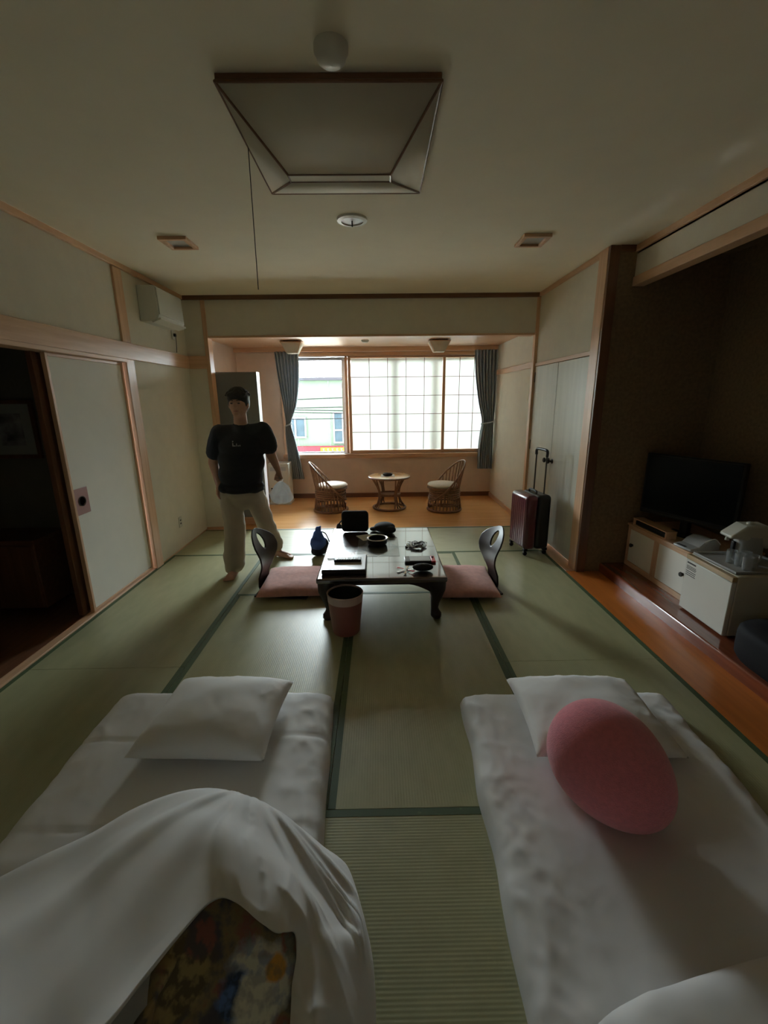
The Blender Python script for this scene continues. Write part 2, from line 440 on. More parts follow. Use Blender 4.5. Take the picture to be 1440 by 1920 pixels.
# --- floor: slab with tatami mats
floor = struct('floor', B(XL - .2, 1.70, YB - .1, YS, -.12, -.032), 'dark_wall', label='tatami floor of the main room')
mat_me = B(-.48, .48, -.96, .96, -.031, 0).mesh('tatami_mat', 'tatami', 30)
heri_me = MB().box(-.4795, -.449, -.9595, .9595, -.02, .0012).mesh('border_band', 'heri', 30)
XS = [-2.14, -1.18, -.22, .74, 1.70]; YT = [-1.55, .39, 1.35, 2.31, 3.28, 4.245, 5.16]
def tat(x0, x1, y0, y1):
    o = bpy.data.objects.new('tatami_mat', mat_me); COL.objects.link(o); o.parent = floor
    o.location = V(((x0 + x1) / 2, (y0 + y1) / 2, 0)) - floor.location
    w_, h_ = x1 - x0 - .003, y1 - y0 - .003
    if h_ > w_: o.scale = (w_ / .96, h_ / 1.92, 1)
    else: o.rotation_euler = (0, 0, R(90)); o.scale = (h_ / .96, w_ / 1.92, 1)
    for s in (0, 1):
        h = bpy.data.objects.new('border_band', heri_me); COL.objects.link(h); h.parent = o
        h.rotation_euler = (0, 0, pi * s)
tat(XS[0], XS[2], YT[5], YT[6]); tat(XS[2], XS[4], YT[5], YT[6])
tat(XS[1], XS[3], YT[4], YT[5]); tat(XS[1], XS[3], YT[1], YT[2])
tat(XS[1], XS[2], YT[2], YT[4]); tat(XS[2], XS[3], YT[2], YT[4])
for i in (0, 3):
    tat(XS[i], XS[i + 1], YT[3], YT[5]); tat(XS[i], XS[i + 1], YT[1], YT[3]); tat(XS[i], XS[i + 1], YT[0], YT[1])
tat(XS[1], XS[2], YT[0], YT[1]); tat(XS[2], XS[3], YT[0], YT[1])

struct('floor_sunroom', B(XL - .2, XR + .3, YS + .012, YW + .2, -.12, -.012), 'floor_sun', label='honey coloured wooden sunroom floor')
struct('floor_alcove_board', B(1.703, XH + .02, YB - .1, 3.70, -.12, .0), 'floor_strip', label='orange lacquered floor board beside the tatami')
struct('floor_alcove_platform', B(XH, XB + .1, YB, 3.78, -.1, .08), 'platform', label='raised dark red alcove platform', bevel=.012, seg=4)
struct('floor_vestibule', B(-4.4, XL - .06, .8, 3.6, -.12, -.02), 'dwood_y', label='dark wooden vestibule floor')
struct('trim_1', B(XL - .06, XL + .004, YB, YF, -.1, .012), 'wood_y', label='pale wooden door sill along the tatami', bevel=.003)
struct('trim_2', B(1.703, XR + .02, 3.70, YF - .03, -.1, .004), 'wood_y', label='wooden sill under the closet doors', bevel=.003)
struct('trim_3', B(XL - .05, XR + .05, YS - .0, YS + .014, -.1, .002), 'wood_x', label='thin wooden edge between tatami and sunroom')

# --- ceilings
struct('ceiling', B(XL - .2, 2.2, YB - .1, YF + .1, ZC, ZC + .1), 'ceiling', label='beige papered ceiling')
struct('ceiling_sunroom', B(XL - .2, XR + .3, YF + .02, YW + .2, ZS, ZS + .08), 'wood_x', label='pale sunroom ceiling')
struct('ceiling_alcove', B(XH, XB + .1, YB, 3.80, 2.60, 2.70), 'brown_wall', label='dark alcove ceiling')

# --- left wall with the sliding door opening (y 2.06 .. 3.90)
wl = MB().box(XL - .12, XL, YB - .1, YF + .1, 1.90, ZC + .05).box(XL - .12, XL, 3.97, YF + .1, -.1, 1.90).box(XL - .12, XL, YB - .1, 2.06, -.1, 1.90)
struct('wall_left', wl, 'plaster', label='left wall in beige paper')
struct('trim_4', B(XL - .1, XL + .022, YB, YF - .002, 1.897, 2.033), 'wood_y', label='wide wooden beam along the left wall', bevel=.004)
struct('trim_5', B(XL - .1, XL + .03, 2.1, 3.9, 1.868, 1.8965), 'wood_y', label='grooved lintel over the sliding doors', bevel=.003)
struct('trim_6', B(XL - .05, XL + .025, YB, YF - .003, 2.615, ZC), 'wood_y', label='wooden ceiling moulding along the left wall', bevel=.003)
struct('trim_7', MB().box(XL - .1, XL + .018, 3.905, 4.03, 2.034, 2.614).box(XL - .1, XL + .018, 3.905, 4.03, 0, 1.8965), 'wood_z', label='wooden post beside the sliding door', bevel=.004)
d1 = sempty('door_1', 'off white sliding paper door with wooden rim', (XL - .03, 3.455, .012))
MB().box(-.008, .006, -.43, .43, .02, 1.84).build('panel', 'fusuma', d1)
for a in (MB().box(-.016, .014, -.445, -.42, 0, 1.855), MB().box(-.016, .014, .42, .445, 0, 1.855)): a.build('stile', 'wood_z', d1, bevel=.003)
for a in (MB().box(-.015, .013, -.42, .42, 0, .022), MB().box(-.015, .013, -.42, .42, 1.832, 1.855)): a.build('rail', 'wood_y', d1, bevel=.003)
pp = MB().box(.006, .012, -.424, -.275, .745, .935).build('pull_plate', 'pull', d1, bevel=.002)
MB().lathe([(.0, .012), (.030, .012), (.033, .016), (.037, .016), (.037, .0)], 24, m=Matrix.Translation((.0, -.35, .84)) @ Matrix.Rotation(R(90), 4, 'Y')).build('finger_cup', 'dmetal', pp)
d2 = sempty('door_2', 'second sliding door pushed back behind the first', (XL - .085, 3.44, .012))
MB().box(-.008, .008, -.44, .44, .02, 1.84).build('panel', 'dwood_z', d2)
MB().box(-.022, .016, -.475, -.43, 0, 1.855).build('stile', 'dwood_z', d2, bevel=.003)

# --- vestibule behind the opening
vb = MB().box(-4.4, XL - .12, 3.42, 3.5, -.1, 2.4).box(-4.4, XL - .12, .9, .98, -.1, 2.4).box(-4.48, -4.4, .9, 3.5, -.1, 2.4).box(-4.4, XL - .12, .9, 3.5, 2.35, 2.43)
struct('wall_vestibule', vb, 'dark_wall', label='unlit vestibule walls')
struct('trim_8', B(XL - .20, XL - .122, 3.10, 3.42, -.02, 2.3), 'dwood_z', label='dark wooden jamb inside the vestibule')
t = thing('picture_frame', 'framed picture hanging on the dark vestibule wall', 'picture', (-2.80, 3.41, 1.13))
fr = MB()
for b4 in ((-.2, .2, 0, .03), (-.2, .2, .41, .44), (-.2, -.17, .03, .41), (.17, .2, .03, .41)): fr.box(b4[0], b4[1], -.02, .006, b4[2], b4[3])
fr.build('frame', 'dwood_z', t, bevel=.003)
MB().box(-.17, .17, -.006, .006, .03, .41).build('mat_board', mat('picture_board', (.40, .40, .36), .8, var=.1), t)
MB().box(-.09, .09, -.010, -.004, .10, .34).build('print', mat('picture_print', (.45, .44, .42), .8, col2=(.08, .07, .06), scale=9), t)
t = thing('shoe_cabinet', 'dark low shoe cabinet in the vestibule', 'cabinet', (-3.0, 3.24, -.02))
MB().box(-.44, .44, -.16, .16, .04, .56).build('body', 'dwood_x', t, bevel=.004)
MB().box(-.46, .46, -.18, .165, .56, .59).build('top', 'dwood_x', t, bevel=.004)
for s in (-1, 1): MB().box(min(s * .01, s * .43), max(s * .01, s * .43), -.178, -.161, .06, .54).build('door', 'dwood_z', t, bevel=.003)

# --- far side: return wall, header
wf = MB().box(XL - .1, -1.90, YF, YF + .10, -.1, ZC + .05).box(-1.90, XR + .06, YF, YF + .10, 2.245, ZC + .05)
struct('wall_far', wf, 'plaster', label='grey beige header wall above the sunroom opening')
struct('trim_9', B(XL, XR, YF - .022, YF, 2.612, ZC), 'dwood_x', label='ceiling moulding on the header wall')
struct('trim_10', B(XL, -1.915, YF - .022, YF, 1.897, 2.033), 'wood_x', label='short beam on the narrow return wall', bevel=.003)
struct('trim_11', B(-1.93, -1.885, YF - .018, YF + .108, -.0, ZC - .047), 'wood_z', label='slim post at the sunroom opening by the locker', bevel=.003)
struct('trim_12', B(-1.883, XR - .04, YF - .012, YF + .108, 2.222, 2.245), 'wood_x', label='wooden lintel of the sunroom opening', bevel=.003)
struct('trim_13', B(XR - .035, XR + .02, YF - .02, YF + .05, -.0, 2.612), 'wood_z', label='slim post between closet and sunroom', bevel=.003)
struct('baseboard_far', B(XL + .0, -1.932, YF - .012, YF, 0, .03), 'wood_x', label='low baseboard of the return wall')

# --- sunroom walls
struct('wall_sunroom_left', B(XL - .12, XL, YF + .1, YW + .2, -.1, ZS + .1), 'plaster_sun', label='peach wall at the locker end of the sunroom')
struct('wall_sunroom_right', B(XR, XR + .12, YF + .04, YW + .2, -.1, ZS + .1), 'plaster', label='sunroom wall next to the closet')
struct('trim_14', B(XR - .02, XR, YF + .05, YW - .002, 1.875, 1.945), 'wood_y', label='wooden rail on the sunroom side wall', bevel=.003)
struct('baseboard_right', B(XR - .016, XR, YF + .05, YW, -.012, .05), 'wood_y', label='baseboard of the sunroom side wall')
WX0, WX1, WZ0, WZ1 = -1.46, 1.78, .70, 2.18
ww = MB().box(XL - .1, WX0, YW, YW + .15, -.1, ZS + .1).box(WX1, XR + .1, YW, YW + .15, -.1, ZS + .1).box(WX0, WX1, YW, YW + .15, -.1, WZ0).box(WX0, WX1, YW, YW + .15, WZ1, ZS + .1)
struct('wall_window', ww, 'plaster_sun', label='peach wall around the wide window')
struct('baseboard_window', B(XL, XR, YW - .016, YW, -.012, .06), 'dwood_x', label='dark baseboard under the window')
struct('trim_15', B(XL, XR, YW - .10, YW - .02, 2.235, ZS), 'wood_x', label='wooden curtain box above the window', bevel=.004)

# --- window: frame, sashes, panes, paper screens
w1 = sempty('window_1', 'wide window with paper screens and one open view', (0, YW, 0))
fx = lambda *a: MB().box(*a)
fx(WX0 - .05, WX1 + .02, -.055, .15, .635, .70).build('sill', 'wood_x', w1, bevel=.005)
fx(WX0 - .05, WX1 + .02, -.02, .15, 2.18, 2.23).build('head', 'wood_x', w1, bevel=.003)
fx(WX0 - .03, WX0 + .02, -.02, .15, .70, 2.18).build('jamb', 'wood_z', w1, bevel=.003)
fx(WX1 - .02, WX1 + .02, -.02, .15, .70, 2.18).build('jamb', 'wood_z', w1, bevel=.003)
def sash(x0, x1, y0, y1, st=.055):
    s = fx(x0, x0 + st, y0, y1, .705, 2.175).build('sash_stile', 'alu', w1, bevel=.003)
    fx(x1 - st, x1, y0, y1, .705, 2.175).build('sash_stile', 'alu', w1, bevel=.003)
    fx(x0 + st, x1 - st, y0, y1, .702, .724).build('sash_rail', 'alu', w1, bevel=.003)
    fx(x0 + st, x1 - st, y0, y1, 2.125, 2.175).build('sash_rail', 'alu', w1, bevel=.003)
    fx(x0 + st, x1 - st, (y0 + y1) / 2 - .002, (y0 + y1) / 2 + .002, .724, 2.125).build('pane', 'pane', w1)
sash(WX0 + .02, -.505, .112, .132); sash(-.51, .28, .112, .132); sash(.26, .90, .112, .132, .05); sash(.88, WX1 - .02, .112, .132)
fx(WX0 + .02, -.47, .03, .145, .70, .706).build('sill_plate', 'alu', w1)
def shoji(x0, x1, y0, y1, cols, label):
    f = fx(x0, x0 + .045, y0, y1, .702, 2.178).build('screen_frame', 'wood_z', w1, bevel=.003)
    f['label'] = label
    fx(x1 - .045, x1, y0, y1, .702, 2.178).build('stile', 'wood_z', f, bevel=.003)
    fx(x0 + .045, x1 - .045, y0, y1, .702, .755).build('rail', 'wood_x', f, bevel=.003)
    fx(x0 + .045, x1 - .045, y0, y1, 2.148, 2.178).build('rail', 'wood_x', f, bevel=.003)
    a0, a1, b0, b1 = x0 + .045, x1 - .045, .755, 2.148
    dx, dz, ym = (a1 - a0) / cols, (b1 - b0) / 5, (y0 + y1) / 2
    for i in range(1, cols): fx(a0 + i * dx - .004, a0 + i * dx + .004, y0 + .004, ym, b0, b1).build('muntin', 'dwood_z', f)  # all muntins backlit: the shade is put in as dark wood
    for j in range(1, 5): fx(a0, a1, y0 + .005, ym - .001, b0 + j * dz - .004, b0 + j * dz + .004).build('muntin', 'dwood_x', f)
    pm = B(-dx / 2 + .0012, dx / 2 - .0012, ym, ym + .001, -dz / 2 + .0012, dz / 2 - .0012)
    pm = MB().add([(-dx / 2 + .001, 0, -dz / 2 + .001), (dx / 2 - .001, 0, -dz / 2 + .001), (dx / 2 - .001, 0, dz / 2 - .001), (-dx / 2 + .001, 0, dz / 2 - .001)], [(0, 1, 2, 3)]).mesh('paper_pane', 'paper')
    for i in range(cols):
        for j in range(5):
            p = bpy.data.objects.new('paper_pane', pm); COL.objects.link(p); p.parent = f
            p.location = (a0 + (i + .5) * dx, ym + .001, b0 + (j + .5) * dz)
shoji(-.455, 1.045, .012, .040, 5, 'wide paper screen beside the open view')
shoji(1.00, WX1 - .02, .050, .078, 3, 'narrow paper screen by the grey curtain')
fx(-.505, -.462, .045, .078, .702, 2.178).build('screen_edge', 'wood_z', w1, bevel=.003)

# --- right side: closet, pillar, alcove
struct('wall_right', MB().box(XR, XR + .12, 3.80, YF + .04, 1.92, ZC + .05).box(XR + .03, XR + .12, 3.80, YF + .04, -.1, 1.92), 'plaster', label='wall above the closet doors')
struct('trim_16', B(XR - .018, XR + .02, 3.80, YF - .022, 1.884, 1.92), 'wood_y', label='wooden lintel over the closet doors', bevel=.003)
struct('trim_17', B(XR - .022, XR + .02, 3.80, YF - .022, 2.615, ZC), 'wood_y', label='ceiling moulding above the closet', bevel=.003)
struct('trim_18', B(XR - .03, XR + .05, 3.70, 3.84, 0, ZC), 'wood_z', label='pale wooden pillar beside the closet', bevel=.003)
struct('trim_22', B(XR - .026, XR + .052, 3.672, 3.70, .0, ZC), 'dwood_z', label='front face of the pillar, its shade painted as dark wood', bevel=.003)  # added strip: the pillar's unlit front, shade put in as dark wood
d3 = sempty('door_3', 'double closet door covered in grey green paper', (XR, 4.53, .03))
for k, (a, b) in enumerate(((-.688, -.003), (.003, .655))):
    lf = MB().box(-.008, .022, a, b, 0, 1.85).build('door_leaf', 'closet', d3, bevel=.002)
    hy = a if k == 0 else b
    for hz in (.22, .92, 1.68): MB().box(-.012, -.006, hy - .012, hy + .012, hz, hz + .11).build('hinge', 'dmetal', lf)
    ky = -.05 if k == 0 else .05
    MB().lathe([(.026, 0), (.026, .006), (.010, .010), (.010, .03), (.024, .038), (.027, .05), (.018, .06), (0, .062)], 16, m=Matrix.Translation((-.008, ky, .87)) @ Matrix.Rotation(R(-90), 4, 'Y')).build('knob', 'dmetal', lf)
struct('wall_alcove_side', B(XR + .051, XB + .1, 3.69, 3.80, -.1, 2.66), 'brown_wall', label='brown end wall of the alcove')
struct('wall_alcove_back', B(XB, XB + .1, YB - .1, 3.80, -.1, 2.66), 'brown_wall', label='brown back wall of the alcove')
struct('wall_alcove_header', B(XH, XH + .06, YB, 3.69, 2.44, ZC + .03), 'plaster', label='beige hanging wall over the alcove')
struct('trim_19', B(XH - .012, XH + .08, YB, 3.69, 2.372, 2.44), 'wood_y', label='wooden beam under the alcove hanging wall', bevel=.004)
struct('trim_20', B(XH - .022, XH + .02, YB, 3.69, 2.612, ZC), 'wood_y', label='ceiling moulding above the alcove', bevel=.003)
struct('trim_21', B(XR + .051, XH - .023, 3.668, 3.69, 2.612, ZC), 'dwood_x', label='short ceiling moulding beside the pillar')
struct('wall_back', B(XL - .2, XB + .2, YB - .1, YB, -.1, ZC + .05), 'plaster', label='wall behind the beds')

# --- outside
g = B(-40, 40, 7.6, 60, -4.2, -4.0); struct('ground_street', g, 'bounce_paving', label='street below the window')  # unseen street, tone raised to throw daylight up at the ceiling
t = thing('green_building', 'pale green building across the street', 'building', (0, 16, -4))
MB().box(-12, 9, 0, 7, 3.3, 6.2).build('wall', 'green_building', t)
MB().box(-12, 9, .02, 7, 0, 3.3).build('bounce_storey', 'bounce_storey', t)  # unseen lower storey, made up pale to bounce daylight onto the ceiling
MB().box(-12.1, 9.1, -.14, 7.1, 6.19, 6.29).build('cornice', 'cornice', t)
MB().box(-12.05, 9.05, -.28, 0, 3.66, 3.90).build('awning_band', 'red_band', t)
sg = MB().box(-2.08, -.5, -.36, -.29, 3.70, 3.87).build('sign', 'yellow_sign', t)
mk = MB(); random.seed(3)
for i in range(9):
    x = -2.0 + i * .16
    mk.box(x, x + .07, -.366, -.36, 3.82, 3.835)
    mk.box(x + .02, x + .035, -.366, -.36, 3.755, 3.82); mk.box(x + random.uniform(0, .05), x + .09, -.366, -.36, 3.745, 3.757)
tag(mk.build('sign_marks', 'ink', sg), kind='stuff')
def bwin(x0, x1, z0, z1, cols, mid):
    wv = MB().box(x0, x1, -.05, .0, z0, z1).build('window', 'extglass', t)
    f = MB()
    for i in range(cols + 1):
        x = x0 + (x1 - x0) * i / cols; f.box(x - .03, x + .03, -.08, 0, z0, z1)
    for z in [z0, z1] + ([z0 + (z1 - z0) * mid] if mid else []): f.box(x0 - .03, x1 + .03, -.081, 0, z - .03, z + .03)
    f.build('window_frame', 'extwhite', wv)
bwin(-3.35, -2.62, 4.22, 4.92, 2, 0); bwin(-1.60, -.62, 4.02, 5.08, 3, .42); bwin(.6, 1.6, 4.02, 5.08, 3, .42); bwin(-6.2, -5.2, 4.1, 5.0, 2, 0)
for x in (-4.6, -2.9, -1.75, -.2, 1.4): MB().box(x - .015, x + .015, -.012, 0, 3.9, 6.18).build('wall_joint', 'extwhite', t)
random.seed(5)
for k, (ya, yb) in enumerate(((748, 742), (764, 760), (767, 768), (772, 773), (785, 782))):
    a, b = at_y(540, ya, 11 + k * .4), at_y(680, yb, 11 + k * .4); d = (b - a)
    pts = [a + d * (-4 + 10 * i / 12) - V((0, 0, .25 * (1 - ((i - 6) / 6) ** 2))) + V((0, 0, .22)) for i in range(13)]
    o = MB().tube(pts, .012, 6).build('overhead_wire', 'wire'); tag(o, ('topmost thin overhead wire in front of the green building', 'second highest overhead wire outside the window', 'middle overhead wire of the five outside', 'second lowest overhead wire outside the window', 'lowest overhead wire, crossing the building windows')[k], 'wire', 'overhead wires outside the window')
# ================================================================== bedding
def wrinkle(x, y, s, seed):
    n1 = noise.noise(V((x * s, y * s * .55, seed))); n2 = noise.noise(V((x * s * 1.9 + 7, y * s * 1.5, seed + 3)))
    return (1 - abs(n1)) ** 5 * .7 + (1 - abs(n2)) ** 6 * .4
def futon(FL, FR, NR, NL, h, seed, name, label, creases, z0=0.0, amp=.011, mat_='sheet', cat='futon', nu=90, nv=150, p=9):
    FL, FR, NR, NL = map(V, (FL, FR, NR, NL))
    mb = MB()
    def top(u, v):
        a, b = 2 * u - 1, 2 * v - 1
        e = ((1 - abs(a) ** (p * 1.6)) * (1 - abs(b) ** (p * 4))) ** .4
        q = FL.lerp(FR, u).lerp(NL.lerp(NR, u), v)
        edge = abs(a) ** 2.5
        z = z0 + .012 + (h - .012) * e
        dx = 0
        if e > .02:
            z += (amp * 1.0 * wrinkle(q.x, q.y, 7.5, seed) * (.12 + edge) + .5 * amp * wrinkle(q.y * .6, q.x, 12, seed + 5) * edge + .003 * noise.noise(V((q.x * 3, q.y * 3, seed)))) * min(1, e * 1.4)
            for c in creases: z -= .006 * math.exp(-((q.y - c - .02 * noise.noise(V((q.x * 3, 0, seed)))) / .007) ** 2) * e
        dx = .012 * noise.noise(V((q.y * 4, seed, 1))) * edge * (1 if a > 0 else -1)
        return (q.x + dx, q.y + .006 * noise.noise(V((q.x * 5, seed, 2))) * abs(b) ** 6, z)
    mb.grid(top, nu, nv)
    n = len(mb.v)
    def bot(u, v):
        q = FL.lerp(FR, u).lerp(NL.lerp(NR, u), v)
        i = round(v * nv) * (nu + 1) + round(u * nu)
        return (mb.v[i][0], mb.v[i][1], z0 + .001)
    # skirt + bottom rim
    ring = [i for i in range(nu + 1)] + [j * (nu + 1) + nu for j in range(1, nv + 1)] + [nv * (nu + 1) + i for i in range(nu - 1, -1, -1)] + [j * (nu + 1) for j in range(nv - 1, 0, -1)]
    low = [(mb.v[i][0], mb.v[i][1], z0 + .001) for i in ring]
    k = len(ring); o = len(mb.v); mb.v += low
    mb.f += [(ring[i], ring[(i + 1) % k], o + (i + 1) % k, o + i) for i in range(k)]
    mb.f.append(tuple(o + i for i in range(k)))
    ob = mb.build(name, mat_, smooth=60)
    return tag(ob, label, cat)
futon((-1.365, 1.985), (-.25, 1.96), (-.150, -.1), (-1.32, -.1), .10, 2.3, 'futon', 'white futon under the rumpled floral duvet', (1.62, 1.20), amp=.012)
futon((.405, 1.925), (1.445, 1.915), (1.33, -.1), (.325, -.1), .10, 8.1, 'futon', 'white futon carrying the pink plush cushion', (), amp=.012)

def pillow(name, loc, L, W, T, rz, seed, label, mat_='pillow', cat='pillow', ear=.06, amp=.006, n=56, tilt=(0, 0), pw=.48):
    def side(s):
        def f(u, v):
            a, b = 2 * u - 1, 2 * v - 1
            e = max(0, (1 - abs(a) ** 2.6) * (1 - abs(b) ** 2.6))
            x = L / 2 * a * (1 - ear * (1 - b * b)); y = W / 2 * b * (1 - ear * (1 - a * a))
            z = T * (.33 + .67 * e ** pw) if s > 0 else T * .33 * (1 - e ** .4)
            ed = max(abs(a), abs(b))
            if s > 0:
                ang = atan2(b, a)
                z += amp * e ** .3 * (noise.noise(V((x * 7, y * 7, seed))) + 1.2 * ed ** 3 * wrinkle(x, y, 11, seed))
            return (x, y, z)
        return f
    mb = MB(); mb.grid(side(1), n, n); mb.grid(side(-1), n, n)
    o = mb.build(name, mat_, smooth=70, weld=.0008)
    o.location = loc; o.rotation_euler = (tilt[0], tilt[1], rz)
    return tag(o, label, cat)
pillow('pillow', (-.745, 1.69, .113), .57, .50, .15, R(-3), 3.3, 'plump white pillow on the futon with the floral duvet', ear=.05, amp=.010)
pillow('pillow', (.925, 1.665, .113), .60, .50, .13, R(-2), 6.2, 'white pillow half hidden behind the pink plush cushion', ear=.05, amp=.012)

# pink plush: plain egg shaped cushion
def plush(u, v):
    th, ph = 2 * pi * u, pi * v
    r = 1 + .10 * cos(ph)
    return (.190 * r * sin(ph) * cos(th), .182 * r * sin(ph) * sin(th), .222 * cos(ph))
mb = MB(); mb.grid(plush, 64, 40, wrap=True)
ax = V((-.50, .45, .42)).normalized()
q = ax.to_track_quat('Z', 'Y').to_matrix()
mb.v = [tuple(q @ V(p)) for p in mb.v]
o = mb.build('plush_cushion', 'plush', smooth=180, weld=1e-5)
tag(o, 'pink egg shaped plush cushion lying on the bed', 'cushion')
o.location = V((.80, 1.265, .10))

# rumpled duvet: white cover tented over a floral quilt
def P3(l): return [at_y(a, b, c) for a, b, c in l]
ridge = P3([(-190, 1790, .72), (0, 1690, .84), (120, 1628, .90), (215, 1566, .94), (300, 1530, .96), (370, 1521, .965), (440, 1538, .95), (520, 1592, .91), (590, 1668, .86), (640, 1730, .82), (664, 1765, .78), (666, 1850, .70), (658, 2010, .58)])
edge = P3([(-190, 2080, .42), (30, 2050, .44), (180, 1940, .50), (265, 1840, .58), (335, 1755, .66), (398, 1690, .735), (440, 1692, .735), (512, 1748, .70), (552, 1748, .715), (556, 1790, .695), (551, 1840, .655), (546, 1920, .595), (545, 2010, .53)])
for r_ in (ridge, edge):
    for p in r_: p.z = max(p.z, .125)
base = [V((p.x * 1.04, min(p.y + .22, 1.22), .124)) for p in ridge]
base[-1] = V((-.03, .62, .124)); base[-2] = V((-.03, .74, .124)); base[-3] = V((-.05, .86, .124))
mid0 = [a.lerp(b, .55) + V((0, .035, (b.z - a.z) * .22)) for a, b in zip(base, ridge)]
mid1 = [a.lerp(b, .38) + V((0, 0, .022)) for a, b in zip(ridge, edge)]
mid2 = [a.lerp(b, .72) + V((0, 0, .016)) for a, b in zip(ridge, edge)]
lf = loft([base, mid0, ridge, mid1, mid2, edge], 168, 110)
def drape(u, v):
    p = lf(u, v).copy()
    env = min(1, v * 3) * (1 if v < .93 else (1 - v) / .07 * .6 + .4)
    # folds radiate from the tent peak
    ang = atan2(p.x + .42, 1.12 - p.y)
    f = noise.noise(V((ang * 4.2, v * 1.3, 3.1))); g = noise.noise(V((ang * 9 + 4, v * 2.2, 9.4)))
    right = max(0, min(1, (u - .42) * 3))
    p.z += env * (.012 * f + right * (.030 * ((1 - abs(f)) ** 4 - .3) + .016 * ((1 - abs(g)) ** 5)))
    p.y += env * right * .014 * g
    p.z = max(p.z, .122)
    return p
dv = thing('duvet', 'white covered duvet tented open over its floral lining', 'duvet', (-.5, .75, .1))
mb = MB(); mb.grid(drape, 168, 110); mb.v = [tuple(V(p) - dv.location) for p in mb.v]
mb.build('cover', 'cover', dv, smooth=180, solid=.008)
# floral lining sheet inside the tent
top_row = [p + V((0, .035, -.028)) for p in edge[1:11]]
top_row[0] += V((.12, .03, -.03)); top_row[1] += V((.06, .03, -.02))
far_row = [V((p.x, p.y + .09, max(.13, p.z - .035))) for p in top_row]
bot = [at_y(70 + i * 56, 2060, .40) for i in range(10)]
for i, p in enumerate(bot): p.z = .14
mid_r = [a.lerp(b, .5) + V((0, .02, .03 * sin(pi * i / 9))) for i, (a, b) in enumerate(zip(top_row, bot))]
lf2 = loft([far_row, top_row, mid_r, bot], 72, 60)
mb = MB()
def lin(u, v):
    p = lf2(u, v).copy(); p.z += .012 * noise.noise(V((p.x * 9, p.y * 9, 2))) ; p.z = max(p.z, .122); return p - dv.location
mb.grid(lin, 72, 60)
sp = []
for (px, py, yy, rad, c1, c2) in ((485, 1850, .60, .06, (.30, .30, .27), (.16, .18, .22)), (440, 1862, .56, .035, (.05, .09, .22), (.02, .03, .06)), (500, 1858, .57, .020, (.035, .05, .20), (.2, .2, .22)),
                             (475, 1885, .53, .04, (.34, .33, .29), (.22, .22, .21)), (500, 1990, .44, .032, (.42, .17, .13), (.36, .15, .12)), (335, 1830, .60, .06, (.16, .125, .055), (.06, .045, .025)),
                             (520, 1808, .64, .018, (.30, .16, .04), (.18, .12, .05)), (380, 1760, .69, .03, (.13, .05, .04), (.05, .04, .04)), (240, 1900, .5, .04, (.14, .10, .045), (.05, .04, .03))):
    P = at_y(px, py, yy)
    # nearest point of the lining along that ray direction
    best = min((V(q) + dv.location for q in mb.v), key=lambda s: ((s - CAMP).normalized() - (P - CAMP).normalized()).length)
    b_ = best - dv.location; sp.append((b_.x, b_.y, b_.z, rad * 1.35, tuple(min(.85, c * 2.6) for c in c1), tuple(min(.85, c * 2.6) for c in c2)))
ln = mb.build('lining', floral(sp), dv, smooth=180, solid=.006)
ln['label'] = 'dark floral printed lining'
# second duvet, folded at the foot of the other bed
futon((.47, .66), (1.55, .86), (1.5, -.2), (.42, -.2), .17, 5.5, 'duvet', 'white folded duvet at the foot of the bed with the plush', (), z0=.122, amp=.02, cat='duvet', nu=60, nv=70, p=4)

# ================================================================== low table and seats
T = thing('low_table', 'dark lacquered low table with curved legs and marble inset', 'table', (.01, 3.385, 0))
MB().box(-.455, .455, -.605, .605, .312, .35).build('top', 'lacquer', T, bevel=.012, seg=4)
def leg(sx, sy):
    d = V((sx, sy, 0)).normalized(); c = V((sx * .385, sy * .50, 0))
    pts, rs = [], []
    for z, off, r in ((.318, -.005, .062), (.27, .006, .060), (.22, .016, .05), (.17, .012, .038), (.12, .0, .029), (.075, -.004, .024), (.05, .0, .028), (.028, .010, .036), (.012, .012, .034), (.0005, .010, .026)):
        p = c + d * off; pts.append((p.x, p.y, z)); rs.append(r * (1.22 if z > .2 else 1.12))
    mb = MB(); mb.tube(pts, rs, 14); return mb
for sx in (-1, 1):
    for sy in (-1, 1): leg(sx, sy).build('leg', 'lacquer_leg', T, smooth=60)
def apron(half, f):
    n = 24; up = []
    for i in range(n + 1):
        u = -1 + 2 * i / n; a = abs(u)
        z = .276 - .085 * max(0, (a - .50) / .50) ** 1.5
        up.append((u * half, z))
    poly = [(-half, .314), (half, .314)] + up[::-1]
    return MB().prism(poly, -.011, .011, f)
for s in (-1, 1):
    apron(.385, lambda u, v, d, s=s: (u, s * .535 + d, v)).build('apron', 'lacquer_leg', T, bevel=.003)
    apron(.50, lambda u, v, d, s=s: (s * .415 + d, u, v)).build('apron', 'lacquer_leg', T, bevel=.003)
ix0, ix1, iy0, iy1 = -.195, .145, -.17, .305
cx, cy = (ix0 + ix1) / 2, (iy0 + iy1) / 2
cor = [(ix0, iy0), (ix1, iy0), (ix1, iy1), (ix0, iy1)]; md_ = [(cx, iy0), (ix1, cy), (cx, iy1), (ix0, cy)]
for k in range(4):
    for tri, mm in (((cor[k], md_[k], md_[k - 1]), 'inset'), ((md_[k], (cx, cy), md_[k - 1]), 'inset2')):
        MB().prism(tri, .3502, .3512, lambda u, v, d: (u, v, d)).build('inset_tile', mm, T)

